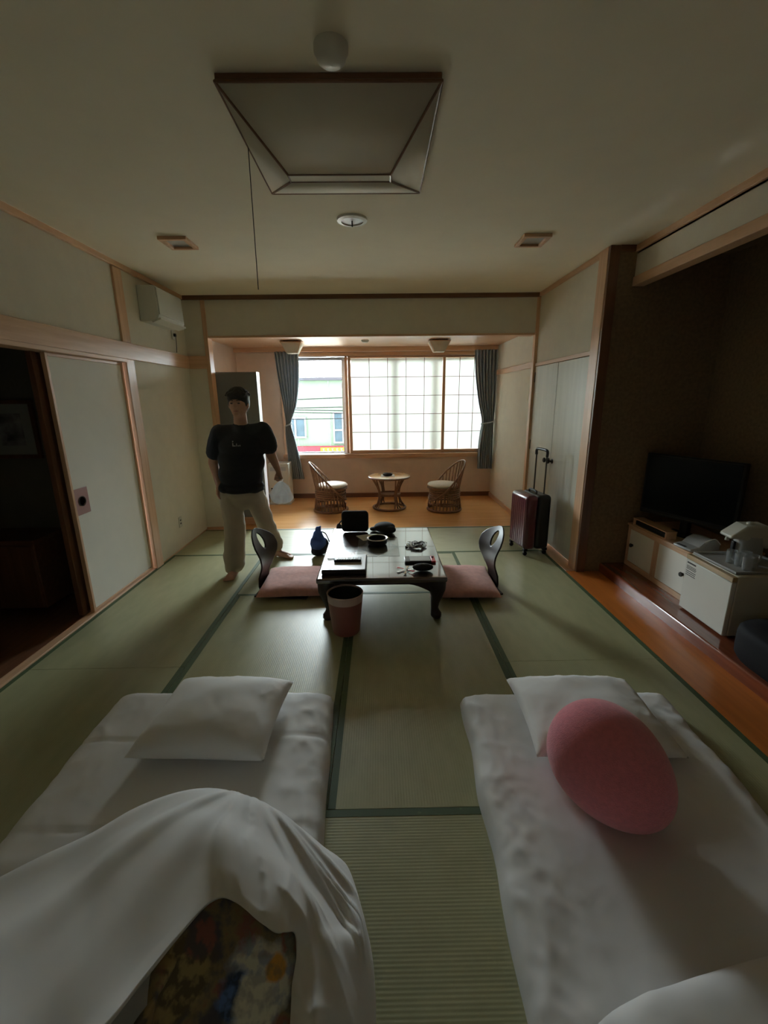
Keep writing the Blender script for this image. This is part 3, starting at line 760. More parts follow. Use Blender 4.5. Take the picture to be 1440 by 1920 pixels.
def zaisu(loc, sgn, label):
    t = thing('legless_chair', label, 'chair', loc, -sgn * R(8))
    ws = [(0, .10), (.08, .10), (.15, .105), (.21, .125), (.27, .168), (.33, .192), (.39, .195), (.43, .165), (.47, .105), (.50, .035), (.505, 0)]
    def hw(z):
        for (a, b), (c, d) in zip(ws, ws[1:]):
            if a <= z <= c: return b + (d - b) * (z - a) / (c - a)
        return -1
    xs = [(0, 0), (.1, .004), (.2, .04), (.3, .05), (.4, .012), (.505, -.045)]
    pts = spline([(a, b, 0) for a, b in xs], 40)
    def px(z):
        for a, b in zip(pts, pts[1:]):
            if a.x <= z <= b.x: return a.y + (b.y - a.y) * (z - a.x) / max(1e-6, b.x - a.x)
        return xs[-1][1]
    zc = .405
    def outer(th):
        lo, hi = 0, .5
        for _ in range(30):
            m = (lo + hi) / 2; y, z = m * cos(th), zc + m * sin(th)
            if z > .0 and abs(y) < hw(z): lo = m
            else: hi = m
        return lo
    N = 96; oo = [outer(2 * pi * i / N) for i in range(N)]
    def g(u, v):
        i = round(u * N) % N; th = 2 * pi * i / N
        h = 1 / sqrt((cos(th) / .044) ** 2 + (sin(th) / .062) ** 2)
        r = h + (oo[i] - h) * v
        y, z = r * cos(th), zc + r * sin(th)
        return (sgn * (px(z) + .030 * (y / .2) ** 2), y, .014 + z)
    MB().grid(g, N, 22, wrap=True).build('back', 'zaisu', t, smooth=60, solid=.012)
    MB().box(min(0, sgn * .44), max(0, sgn * .44), -.20, .20, .0, .014).build('seat', 'zaisu', t, bevel=.004)
zaisu((-1.0, 3.45, 0), 1, 'black legless chair on the side of the blue bag')
zaisu((.965, 3.42, 0), -1, 'black legless chair on the side of the suitcase')
pillow('floor_cushion', (-.715, 3.45, .0145), .56, .58, .095, R(2), 11.3, 'dusty pink floor cushion between low table and blue bag', 'zabuton', 'cushion', ear=.05, amp=.004, pw=.3)
pillow('floor_cushion', (.675, 3.40, .0145), .56, .62, .095, R(-2), 14.9, 'dusty pink floor cushion on the suitcase side of the table', 'zabuton', 'cushion', ear=.05, amp=.004, pw=.3)

# ---- things on the low table (top at z = .35)
ZT = .3515
t = thing('soft_case', 'upright black soft case standing on the low table', 'case', (-.228, 3.87, ZT))
mx = Matrix.Rotation(R(-6), 4, 'X')
MB().box(-.125, .125, -.04, .04, .004, .20, mx).build('body', 'blackfabric', t, bevel=.035, seg=5)
MB().tube([mx @ V(p) for p in ((-.10, -.041, .165), (0, -.043, .178), (.10, -.041, .165))], .003, 6).build('zip', 'black', t)
o = blob('cap', [('e', (.045, 3.86, ZT + .046), (.10, .10, .045)), ('e', (.075, 3.80, ZT + .037), (.075, .06, .036)), ('e', (-.05, 3.89, ZT + .021), (.045, .04, .02))], 'blackfabric', None, .007, 3)
tag(o, 'crumpled black cap lying beside the upright case', 'cap')
o = MB().grid(lambda u, v: tuple(V((-.215, 3.745, ZT)).lerp(V((.02, 3.80, ZT)), u).lerp(V((-.145, 3.60, ZT)).lerp(V((.09, 3.665, ZT)), u), v) + V((0, 0, .002 + .003 * sin(pi * u)))), 10, 10).build('paper_sheet', 'paperwhite', solid=.001)
tag(o, 'loose white paper sheet under the ashtray', 'paper')
t = thing('ashtray', 'round black ashtray with silver rim on the low table', 'ashtray', (-.022, 3.50, ZT + .005))
MB().lathe([(0, 0), (.07, 0), (.082, .012), (.088, .048), (.082, .052), (.074, .05), (.068, .02), (0, .016)], 36).build('bowl', 'black', t, smooth=40)
MB().lathe([(.0885, .046), (.090, .054), (.084, .058), (.076, .055), (.080, .050)], 36).build('rim', 'chrome', t, smooth=40)
t = thing('tray_case', 'flat lacquer stationery case with a pale lid', 'case', (-.258, 3.01, ZT))
MB().box(-.158, .158, -.155, .165, .0, .032).build('body', 'zaisu', t, bevel=.008, seg=3)
MB().box(-.15, .15, -.147, .157, .0325, .035).build('lid', 'silver', t, bevel=.001)
t = thing('remote_control', 'black remote control lying on the lacquer case', 'remote', (-.235, 3.03, ZT + .0355))
MB().box(-.105, .095, -.028, .028, 0, .02).build('body', 'black', t, bevel=.004)
for i in range(9):
    for j in range(2): MB().box(-.085 + i * .018, -.073 + i * .018, -.018 + j * .02, -.006 + j * .02, .0202, .023).build('button', 'whiteplastic', t)
MB().tube([(-.16, .045, .004), (.02, .05, .004)], .004, 8).build('stylus', 'silver', t)
t = thing('cable', 'tangled white charging cable on the low table', 'cable', (.305, 3.43, ZT))
random.seed(11); pts = []
for i in range(60):
    a = i * .83; r = .03 + .05 * random.random(); pts.append((r * cos(a) * 1.15, r * sin(a), .006 + .022 * random.random()))
MB().tube(spline(pts, 360), .0028, 6).build('cord', 'whiteplastic', t, smooth=60)
MB().tube(spline([(p[0] * .8 + .01, p[1] * .9, p[2] + .004) for p in pts[::-1][:40]], 220), .0024, 6).build('dark_cord', 'dmetal', t, smooth=60)
MB().box(-.095, -.075, -.01, .01, .0, .012).build('plug', 'dmetal', t, bevel=.002)
t = thing('handheld_console', 'dark handheld device with a red end on the table', 'device', (.30, 3.11, ZT))
MB().box(-.115, .085, -.06, .06, 0, .016).build('body', 'dmetal', t, bevel=.005)
MB().box(-.075, .08, -.048, .048, .0162, .0175).build('screen', 'silver', t)
rg = MB().box(.0855, .118, -.06, .06, 0, .016).build('grip', 'redplastic', t, bevel=.005)
MB().lathe([(.009, 0), (.009, .006), (.006, .009), (0, .009)], 16, (.10, .02, .016)).build('stick', 'black', rg)
t = thing('pouch', 'small black oval pouch beside the keys', 'pouch', (.305, 2.905, ZT))
MB().ico((0, 0, .028), 1, 3, (.075, .042, .0275)).build('body', 'blackfabric', t, smooth=180)
MB().tube([(-.06, -.002, .045), (0, -.005, .0555), (.06, .0, .045)], .002, 6).build('zip', 'chrome', t)
t = thing('key_ring', 'bunch of keys with small charms on the low table', 'keys', (.185, 2.91, ZT))
MB().ring((0, 0, .006), .018, .0018, n=24).build('ring', 'chrome', t)
for i, a in enumerate((20, 75, 150, 205, 260, 320)):
    m = Matrix.Rotation(R(a), 4, 'Z') @ Matrix.Translation((.02, 0, .003 + .004 * (i % 3)))
    MB().box(0, .035, -.005, .005, 0, .003, m).box(.03, .05, -.01, .01, 0, .004, m).build('key', ('chrome', 'brass', 'redplastic')[i % 3], t, bevel=.001)

# ---- around the table
t = thing('waste_bin', 'round brick red waste bin in front of the low table', 'bin', (-.24, 2.702, 0))
MB().lathe([(0, .001), (.088, .001), (.093, .01), (.117, .235), (.113, .235), (.09, .014), (0, .012)], 48).build('body', 'bin', t, smooth=40)
MB().lathe([(.1175, .2355), (.121, .28), (.124, .29), (.119, .294), (.115, .285), (.113, .2355)], 48).build('rim', mat('pinkish_white_bin_rim', (.55, .40, .37), .35, var=.05), t, smooth=40)
MB().lathe([(0, .10), (.06, .11), (.098, .14), (.107, .21), (.112, .284), (.108, .285), (.10, .2), (.085, .16), (0, .13)], 40).build('liner', 'binbag', t, smooth=60)
t = thing('drawstring_bag', 'blue and navy drawstring bag beside the low table', 'bag', (-.615, 4.23, 0))
o = blob('body', [('e', (0, 0, .085), (.092, .08, .083)), ('e', (.01, .01, .12), (.08, .07, .07)), ('e', (-.03, -.03, .05), (.06, .06, .048))], 'navybag', t, .007, 3)
o = blob('upper', [('c', (-.012, -.012, .13), (-.015, -.008, .22), .088, .05), ('e', (-.03, -.03, .16), (.06, .06, .05)), ('e', (-.01, 0, .27), (.03, .026, .035)), ('c', (-.01, 0, .27), (.012, .0, .30), .02, .012)], 'bluebag', t, .006, 3)
MB().tube(spline([(.0, .0, .25), (.06, .02, .22), (.10, .04, .10), (.11, .03, .02)], 20), .006, 8).build('cord', 'black', t)
t = thing('shoulder_bag', 'dark shoulder bag leaning between table and blue bag', 'bag', (-.44, 4.30, 0))
blob('body', [('c', (0, 0, .06), (.01, .02, .20), .058, .04), ('e', (.02, .02, .26), (.03, .03, .05))], 'navybag', t, .007, 3)
MB().tube(spline([(.0, -.02, .24), (.03, -.03, .32), (.06, .0, .34), (.05, .03, .25)], 20), .007, 8).build('strap', 'black', t)

# suitcase
t = thing('suitcase', 'burgundy and black suitcase with raised handle by the closet', 'suitcase', (1.545, 4.285, 0), R(9))
def shell(x0, x1, name, m_, dirx):
    o = MB().box(x0, x1, -.178, .178, .062, .615).build(name, m_, t, bevel=.038, seg=5); return o
sh = shell(-.135, -.012, 'front_shell', 'burgundy', -1)
for i in range(8): MB().box(-.137, -.125, -.145 + i * .04, -.125 + i * .04, .10, .585).build('rib', 'burgundy', sh, bevel=.005)
shell(-.018, .128, 'back_shell', 'blackshell', 1)
for i, (a, b) in enumerate(((-.11, -.15), (-.11, .15), (.10, -.15), (.10, .15))):
    wv = MB().box(a - .02, a + .02, b - .018, b + .018, .045, .072).build('caster', 'black', t, bevel=.004)
    MB().lathe([(0, -.011), (.018, -.011), (.0215, -.006), (.0215, .006), (.018, .011), (0, .011)], 18, m=Matrix.Translation((a, b, .0225)) @ Matrix.Rotation(R(90), 4, 'X')).build('wheel', 'black', wv)
for b in (-.10, .10): MB().tube([(.075, b, .60), (.075, b, 1.0)], .0075, 10).build('pole', 'dmetal', t)
MB().tube(spline([(.075, -.102, .985), (.075, -.105, 1.025), (.075, -.075, 1.045), (.075, .075, 1.045), (.075, .105, 1.025), (.075, .102, .985)], 30), .014, 10).build('pull_handle', 'blackshell', t)
MB().tube(spline([(.01, -.07, .612), (.01, -.06, .640), (.01, .06, .640), (.01, .07, .612)], 20), .010, 8).build('carry_handle', 'black', t)

# ================================================================== sunroom furniture
def rattan_chair(loc, rz, label):
    t = thing('rattan_chair', label, 'chair', loc, rz, 'rattan chairs by the window')
    r0 = .235
    MB().ring((0, 0, .018), r0, .018, n=40, nn=10).build('base_ring', 'rattan', t, smooth=60)
    MB().ring((0, 0, .10), r0 - .022, .014, n=40).build('lower_ring', 'rattan', t, smooth=60)
    # hoop: tilted loop, low in front (+x), high at the back (-x)
    def hoop(a):
        c = cos(a); k = (1 - c) / 2
        x = r0 * c * .93 - .06 * k ** 2; y = .25 * sin(a) * (1 + .06 * k); z = .16 + .54 * k ** 1.12
        return V((x, y, z))
    MB().tube([hoop(2 * pi * i / 64) for i in range(64)], .013, 10, True).build('hoop', 'rattan', t, smooth=60)
    for i in range(30):
        a = 2 * pi * (i + .5) / 30
        if cos(a) > .80: continue
        top = hoop(a); bot = V((r0 * cos(a), r0 * sin(a), .02)); waist = V((.205 * cos(a), .205 * sin(a), .30))
        pts = spline([bot, bot.lerp(waist, .5) + V((0, 0, 0)), waist, top], 10) if top.z > .36 else [bot, bot.lerp(top, .5), top]
        MB().tube(pts, .0075, 7).build('cane', 'rattan', t, smooth=60)
    MB().ring((.035, 0, .335), .205, .012, n=40).build('seat_ring', 'rattan', t, smooth=60)
    for s in (-1, 1): MB().tube(spline([(.19, s * .10, .335), (.15, s * .13, .24), (.20, s * .11, .10), (.20, s * .11, .02)], 14), .011, 8).build('front_leg', 'rattan', t, smooth=60)
    MB().lathe([(0, .012), (.17, .012), (.205, .022), (.214, .04), (.20, .058), (.15, .07), (0, .074)], 40, (.035, 0, .332)).build('seat_pad', 'seat_pad', t, smooth=60)
    MB().lathe([(.0, .0), (.21, .0), (.21, .0118), (0, .0118)], 40, (.035, 0, .332)).build('seat_board', 'rattan', t, smooth=40)
    band = MB()
    for k in range(5): band.ring((0, 0, .195 + .03 * k), .214 - .003 * abs(k - 2), .012, n=40)
    band.build('woven_band', 'rattan', t, smooth=60)
rattan_chair((-.70, 6.13, -.012), R(8), 'rattan chair on the curtained open view side, cream seat')
rattan_chair((.935, 6.08, -.012), R(192), 'rattan chair on the closet side, cream seat')
t = thing('rattan_table', 'round rattan side table between the two rattan chairs', 'table', (.148, 6.22, -.012))
MB().ring((0, 0, .018), .232, .018, n=44, nn=10).build('base_ring', 'rattan', t, smooth=60)
MB().lathe([(0, .452), (.275, .452), (.288, .456), (.292, .468), (.288, .48), (.275, .484), (0, .484)], 56).build('top', 'rattan_top', t, smooth=40)
MB().ring((0, 0, .468), .292, .014, n=56).build('top_rim', 'rattan', t, smooth=60)
MB().ring((0, 0, .22), .155, .010, n=40).build('waist_ring', 'rattan', t, smooth=60)
MB().lathe([(0, .200), (.15, .200), (.15, .212), (0, .212)], 36).build('shelf', 'rattan', t, smooth=40)
for i in range(4):
    for s in (-1, 0, 1):
        a = 2 * pi * i / 4 + .55; b = a + s * .22; c = a + s * .10
        MB().tube(spline([(.26 * cos(b), .26 * sin(b), .455), (.19 * cos(c), .19 * sin(c), .32), (.165 * cos(c), .165 * sin(c), .215), (.19 * cos(c), .19 * sin(c), .10), (.228 * cos(b), .228 * sin(b), .03)], 18), .010, 8).build('leg', 'rattan', t, smooth=60)
o = MB().box(.03, .225, 6.10, 6.30, .4725, .4745).build('place_mat', 'paperwhite'); tag(o, 'small white mat on the rattan table', 'mat')
o = MB().lathe([(0, 0), (.06, 0), (.07, .012), (.07, .03), (.058, .03), (.052, .012), (0, .01)], 30, (.125, 6.20, .4747)).build('ashtray', 'black', smooth=40); tag(o, 'small dark ashtray on the white mat', 'ashtray')

t = thing('heater', 'beige floor heater standing in the sunroom corner', 'heater', (-1.52, 6.66, -.012))
MB().box(-.155, .155, -.14, .14, .03, .63).build('body', 'creamplastic', t, bevel=.012, seg=3)
MB().box(-.165, .165, -.155, .145, 0, .03).build('base', 'creamplastic', t, bevel=.005)
MB().box(-.125, .125, -.146, -.139, .12, .26).build('outlet', 'black', t)
for i in range(4): MB().box(-.125, .125, -.150, -.145, .135 + i * .033, .145 + i * .033).build('louvre', 'silver', t)
MB().box(-.12, .12, -.146, -.139, .52, .58).build('control_panel', 'silver', t)
t = thing('locker', 'tall grey locker behind the person in the sunroom', 'locker', (-1.77, 5.62, -.012))
MB().box(-.325, .325, -.19, -.06, .10, 1.885).build('body', 'grey', t, bevel=.006)
MB().box(-.325, .325, -.18, -.06, 0, .10).build('plinth', 'wood_x', t, bevel=.004)
MB().box(-.315, .315, -.206, -.191, .12, 1.875).build('door', 'grey', t, bevel=.003)
MB().box(.3252, .329, -.19, -.06, .10, 1.885).build('lit_side_skin', 'alu', t)  # white skin: window light on the locker's side put into the colour

def curtain(name, rows, y0, label, npl, seed, tie):
    """rows: (z, x_left, x_right, pleat depth)"""
    t = thing(name, label, 'curtain', ((rows[0][1] + rows[0][2]) / 2, y0, rows[-1][0]))
    rs = spline([(a, b, c) for a, b, c, d in rows], 70); ds = spline([(d, 0, 0) for a, b, c, d in rows], 70)
    def g(u, v):
        i = round(v * 70); r = rs[i]
        w_ = u + .012 * noise.noise(V((u * 6, v * 3, seed)))
        yy = ds[i].x * (sin(2 * pi * npl * w_ + 1.5 * noise.noise(V((v * 2, u * 2, seed))))) + .012 * noise.noise(V((u * 4, v * 5, seed)))
        return V((r.y + (r.z - r.y) * u, y0 + yy, r.x)) - t.location
    MB().grid(g, 150, 70).build('drape', 'curtain', t, smooth=180, solid=.003)
    z, xa, xb = tie
    pts = [V(((xa + xb) / 2 + (xb - xa) / 2 * cos(a), y0 + .055 * sin(a), z + .02 * cos(a))) - t.location for a in [2 * pi * i / 28 for i in range(28)]]
    MB().tube(pts, .012, 8, True).build('tieback', 'curtain', t, smooth=60)
curtain('curtain', [(2.24, -1.53, -1.17, .034), (1.9, -1.50, -1.18, .034), (1.5, -1.45, -1.24, .028), (1.25, -1.43, -1.33, .034), (1.16, -1.43, -1.345, .035), (1.0, -1.44, -1.31, .034), (.7, -1.43, -1.25, .032), (.32, -1.43, -1.19, .03)], 6.86, 'blue grey tied curtain next to the open view', 7, 1.0, (1.17, -1.43, -1.34))
curtain('curtain', [(2.24, 1.46, 1.80, .034), (1.9, 1.48, 1.80, .034), (1.5, 1.54, 1.80, .028), (1.25, 1.60, 1.79, .034), (1.16, 1.61, 1.785, .035), (1.0, 1.59, 1.79, .034), (.75, 1.57, 1.795, .032), (.45, 1.57, 1.80, .03)], 6.86, 'blue grey tied curtain next to the closet side wall', 7, 4.0, (1.17, 1.605, 1.79))

def sun_lamp(loc, label):
    t = thing('ceiling_lamp', label, 'lamp', loc)
    a, b, h = .135, .072, .15
    MB().box(-.10, .10, -.10, .10, -.02, 0).build('base', 'dmetal', t)
    top = [(-a, -a), (a, -a), (a, a), (-a, a)]; bt = [(-b, -b), (b, -b), (b, b), (-b, b)]
    for k in range(4):
        k2 = (k + 1) % 4
        MB().add([(*top[k], -.02), (*top[k2], -.02), (*bt[k2], -h), (*bt[k], -h)], [(0, 1, 2, 3)]).build('shade_panel', 'lamp_shade', t, solid=.004)
        MB().tube([(*top[k], -.02), (*bt[k], -h)], .004, 6).build('rib', 'wood_z', t)
        MB().tube([(*top[k], -.02), (*top[k2], -.02)], .005, 6).build('rib', 'wood_z', t)
    MB().box(-b, b, -b, b, -h - .003, -h + .001).build('bottom_panel', 'lamp_shade', t)
sun_lamp((-1.135, 6.2, ZS), 'tapered paper ceiling lamp above the open view curtain')
sun_lamp((.83, 6.2, ZS), 'tapered paper ceiling lamp above the paper screens')
o = MB().lathe([(0, 0), (.05, 0), (.05, -.012), (.035, -.03), (0, -.032)][::-1], 24, (-.16, 6.15, ZS)).build('smoke_detector', 'whiteplastic', smooth=40); tag(o, 'small round detector on the sunroom ceiling', 'detector')

# ================================================================== main ceiling fittings
t = thing('ceiling_light', 'large square ceiling light with wooden frame and pull cord', 'lamp', (-.158, 2.293, ZC))
hx, hy = .399, .431; rz_, zb = -.025, -.137; bx_, by_ = .229, .032
for a in ((-hx, hx, -hy, -hy + .022), (-hx, hx, hy - .022, hy), (-hx, -hx + .022, -hy + .022, hy - .022), (hx - .022, hx, -hy + .022, hy - .022)):
    MB().box(a[0], a[1], a[2], a[3], rz_, 0).build('frame_side', 'dwood_x', t, bevel=.003)
top = [(-hx, -hy), (hx, -hy), (hx, hy), (-hx, hy)]; bt = [(-bx_, -by_), (bx_, -by_), (bx_, by_), (-bx_, by_)]
for k in range(4):
    k2 = (k + 1) % 4
    MB().add([(*top[k], rz_), (*top[k2], rz_), (*bt[k2], zb), (*bt[k], zb)], [(0, 1, 2, 3)]).build('shade_panel', 'lamp_shade', t, solid=.004)
    MB().tube([(*top[k], rz_), (*bt[k], zb)], .006, 6).build('mitre_strip', 'dwood_x', t)
    MB().tube([(*bt[k], zb), (*bt[k2], zb)], .005, 6).build('mitre_strip', 'dwood_x', t)
    MB().tube([(*top[k], rz_), (*top[k2], rz_)], .006, 6).build('rim_strip', 'dwood_x', t)
MB().box(-bx_, bx_, -by_, by_, zb - .002, zb + .002).build('bottom_panel', 'lamp_shade', t)
MB().tube([(-.40, -.02, -.03), (-.403, -.02, -.60)], .0022, 6).build('pull_cord', 'dmetal', t)
o = MB().lathe([(0, -.055), (.03, -.052), (.046, -.04), (.052, -.022), (.056, -.018), (.056, 0), (0, 0)], 32, (-.137, 1.744, ZC)).build('emergency_light', 'whiteplastic', smooth=50); tag(o, 'round white emergency light on the ceiling', 'light')
t = thing('smoke_detector', 'flat round detector disc on the main ceiling', 'detector', (-.149, 3.152, ZC))
MB().lathe([(.07, -.016), (.095, -.012), (.098, 0), (.07, 0)], 40).build('rim', 'whiteplastic', t, smooth=40)
MB().lathe([(0, -.010), (.07, -.010), (.07, -.001), (0, -.001)], 36).build('plate', 'silver', t, smooth=40)
MB().lathe([(0, -.045), (.004, -.043), (.004, -.010), (0, -.010)], 10).build('pin', 'dmetal', t)
for x, lab in ((-1.42, 'square wooden framed ceiling vent on the air conditioner side'), (1.14, 'square wooden framed ceiling vent on the alcove side')):
    t = thing('ceiling_vent', lab, 'vent', (x, 3.535, ZC))
    for a in ((-.10, .10, -.115, -.085), (-.10, .10, .085, .115), (-.10, -.07, -.085, .085), (.07, .10, -.085, .085)): MB().box(a[0], a[1], a[2], a[3], -.022, 0).build('frame', 'wood_x', t, bevel=.003)
    MB().box(-.07, .07, -.085, .085, -.006, -.001).build('grille', 'silver', t)

# air conditioner and wall fittings
t = thing('air_conditioner', 'white wall air conditioner under the ceiling moulding', 'air conditioner', (XL + .0005, 4.54, 2.25))
prof = [(0, .30), (.15, .30), (.168, .285), (.172, .05), (.15, .008), (.06, 0), (0, 0)]
MB().prism(prof, -.27, .27, lambda u, v, d: (u, d, v)).build('body', 'acplastic', t, bevel=.006)
MB().prism([(.1725, .285), (.176, .28), (.182, .062), (.1725, .055)], -.262, .23, lambda u, v, d: (u, d, v)).build('front_panel', 'acplastic', t, bevel=.002)
MB().prism([(.10, .002), (.178, .030), (.186, .026), (.186, .016), (.11, -.010)], -.265, .265, lambda u, v, d: (u, d, v)).build('flap', 'whiteplastic', t)
t = thing('wall_outlet', 'small wall socket with a cord below the air conditioner', 'outlet', (XL + .0005, 4.90, 2.17))
MB().box(0, .012, -.035, .035, 0, .09).build('plate', 'whiteplastic', t, bevel=.003)
MB().box(.012, .035, -.012, .012, .03, .06).build('plug', 'dmetal', t, bevel=.003)
MB().tube(spline([(.03, 0, .03), (.032, -.01, -.05), (.03, -.02, -.13)], 12), .003, 6).build('cord', 'dmetal', t)
t = thing('light_switch', 'small beige socket plate low on the wall', 'outlet', (XL + .0005, 4.51, .235))
MB().box(0, .008, -.035, .035, 0, .115).build('plate', 'creamplastic', t, bevel=.003)
for z in (.035, .07): MB().box(.008, .010, -.012, .012, z, z + .014).build('slot', 'dmetal', t)
# ================================================================== alcove
ZP = .0805
t = thing('tv_cabinet', 'low wooden cabinet with two white doors under the television', 'cabinet', (2.215, 3.27, ZP))
MB().box(.012, .50, -.40, .40, .0, .365).build('body', 'wood_y', t, bevel=.003)
MB().box(-.012, .51, -.41, .41, .365, .385).build('top', 'wood_y', t, bevel=.004)
for a, b, ky in ((-.365, -.03, -.335), (.03, .365, .315)):
    d = MB().box(.0, .012, a, b, .045, .335).build('door', 'fusuma', t, bevel=.002)
    MB().lathe([(.012, 0), (.012, .008), (.018, .014), (.016, .022), (0, .024)], 16, m=Matrix.Translation((0, ky, .20)) @ Matrix.Rotation(R(-90), 4, 'Y')).build('knob', 'dmetal', d)
for a in (-.40, -.03, .365): MB().box(-.004, .012, a, a + (.06 if a == -.03 else .035), .0, .365).build('stile', 'wood_z', t, bevel=.002)
MB().box(-.005, .012, -.40, .40, .0, .043).build('rail', 'wood_y', t, bevel=.002)
MB().box(-.005, .012, -.40, .40, .337, .3645).build('rail', 'wood_y', t, bevel=.002)
ZK = ZP + .3855
t = thing('television', 'black flat television on the wooden cabinet', 'television', (2.40, 3.262, ZK), R(-67.3))
MB().box(-.365, .365, -.025, .02, .125, .625).build('cabinet', 'black', t, bevel=.008)
MB().box(-.345, .345, -.0275, -.024, .165, .61).build('screen', 'screen', t)
MB().box(-.34, .34, -.028, -.0255, .142, .146).build('trim_line', 'dmetal', t)
MB().box(-.03, .03, .0, .05, .01, .3).build('neck', 'black', t, bevel=.004)
MB().box(-.14, .10, -.045, .10, 0, .014).build('base', 'black', t, bevel=.005)
t = thing('set_top_box', 'wooden open tray with a dark box on the cabinet', 'tray', (2.238, 3.39, ZK), R(1))
for a in ((-.03, .055, -.215, -.203, 0, .055), (-.03, .055, .203, .215, 0, .055), (-.03, .055, -.203, .203, 0, .008)): MB().box(*a).build('side', 'wood_y', t, bevel=.002)
MB().box(-.022, .05, -.19, .19, .009, .045).build('box', 'black', t, bevel=.003)
MB().box(-.032, .057, -.217, .217, .055, .063).build('lid', 'wood_y', t, bevel=.002)
t = thing('desk_device', 'rounded silver grey plastic device at the cabinet edge', 'appliance', (2.30, 2.985, ZK), R(6))
MB().prism([(-.10, 0), (-.10, .018), (-.03, .03), (.0, .06), (.05, .082), (.11, .075), (.13, .04), (.13, 0)], -.085, .085, lambda u, v, d: (u, d, v)).build('body', 'silver', t, bevel=.014, seg=4)
MB().box(-.095, -.055, -.02, .055, .0195, .0225).build('label_plate', 'ink', t)
MB().tube(spline([(.0, -.09, .07), (.06, -.098, .095), (.12, -.09, .05)], 14), .004, 8).build('cord', 'whiteplastic', t)

t = thing('mini_fridge', 'small white fridge with tan handle strip in the alcove', 'fridge', (2.13, 2.61, ZP), R(-2))
MB().box(.03, .46, -.212, .212, .012, .41).build('body', 'creamplastic', t, bevel=.006)
dr = MB().box(.0, .028, -.212, .212, .012, .370).build('door', 'whiteplastic', t, bevel=.006)
MB().box(-.002, .028, -.212, .212, .372, .405).build('handle_strip', 'gold', t, bevel=.003)
lm = MB()
for i, (z, a) in enumerate(((.345, .115), (.325, .12), (.315, .125), (.305, .12), (.288, .125), (.275, .12), (.262, .125))): lm.box(-.0012, .0002, .205 - a + .02, .195, z, z + (.010 if i == 0 else .004))
lm.build('printed_notice', 'ink', dr)
for a in (-.18, .18):
    for b in (.06, .42): MB().lathe([(.015, 0), (.015, .013), (0, .013)], 12, (b, a, 0)).build('foot', 'black', t)
ZFR = ZP + .4105
o = MB().box(2.16, 2.56, 2.43, 2.80, ZFR, ZFR + .006).box(2.16, 2.175, 2.43, 2.80, ZFR, ZFR + .016).box(2.545, 2.56, 2.43, 2.80, ZFR, ZFR + .016).box(2.175, 2.545, 2.43, 2.445, ZFR, ZFR + .016).box(2.175, 2.545, 2.785, 2.80, ZFR, ZFR + .016).build('serving_tray', 'silver', bevel=.002)
tag(o, 'white serving tray on top of the mini fridge', 'tray')
ZTR = ZFR + .0065
kc = at_z(1372, 1044, ZTR)
t = thing('hot_water_pot', 'cream electric hot water pot on the serving tray', 'pot', (kc.x + .06, kc.y - .035, ZTR), R(-8))
MB().lathe([(0, 0), (.078, 0), (.082, .008), (.078, .14), (.074, .165), (0, .165)], 40).build('body', 'silver', t, smooth=40)
MB().prism([(-.150, .150), (-.142, .172), (-.06, .238), (.065, .24), (.085, .225), (.088, .09), (.070, .09), (.0, .135), (-.10, .150)], -.066, .066, lambda u, v, d: (u, d, v)).build('head', 'creamplastic', t, bevel=.016, seg=4)
MB().box(-.095, -.080, -.014, .014, .01, .12).build('gauge', 'black', t, bevel=.003)
MB().tube([(-.128, 0, .155), (-.132, 0, .125)], .013, 12).build('spout', 'creamplastic', t)
MB().lathe([(.022, .24), (.022, .247), (.017, .251), (0, .251)], 20, (-.01, 0, 0)).build('push_button', 'whiteplastic', t, smooth=40)
cc = at_z(1392, 1058, ZTR)
for i, (a, b) in enumerate(((-.055, .035), (.012, .03), (-.02, -.03), (.05, -.025), (.085, .035))):
    o = MB().lathe([(0, .0005), (.023, .0005), (.025, .004), (.030, .085), (.0275, .085), (.0225, .008), (0, .007)], 26, (cc.x - .02 - b, cc.y - a * .9 - .02, ZTR)).build('drinking_glass', 'cup', smooth=40)
    tag(o, 'clear drinking glass on the tray beside the hot water pot', 'glass', 'drinking glasses on the fridge tray')
def pouf(u, v):
    th = 2 * pi * u; k = 4.0
    c, s_ = cos(th), sin(th); rr = (abs(c) ** k + abs(s_) ** k) ** (-1 / k)
    pr = [(0, 0), (.93, 0), (.99, .03), (1, .08), (1, .16), (.985, .185), (.93, .205), (.6, .215), (0, .217)]
    i = min(int(v * (len(pr) - 1) + 1e-6), len(pr) - 1)
    r, z = pr[i]; return (2.285 + .275 * rr * r * c * .98, 1.955 + .33 * rr * r * s_, ZP + z)
o = MB().grid(pouf, 64, 8, wrap=True).build('floor_pouf', 'pouf', smooth=50, weld=1e-4); tag(o, 'low black leatherette pouf on the alcove platform', 'pouf')

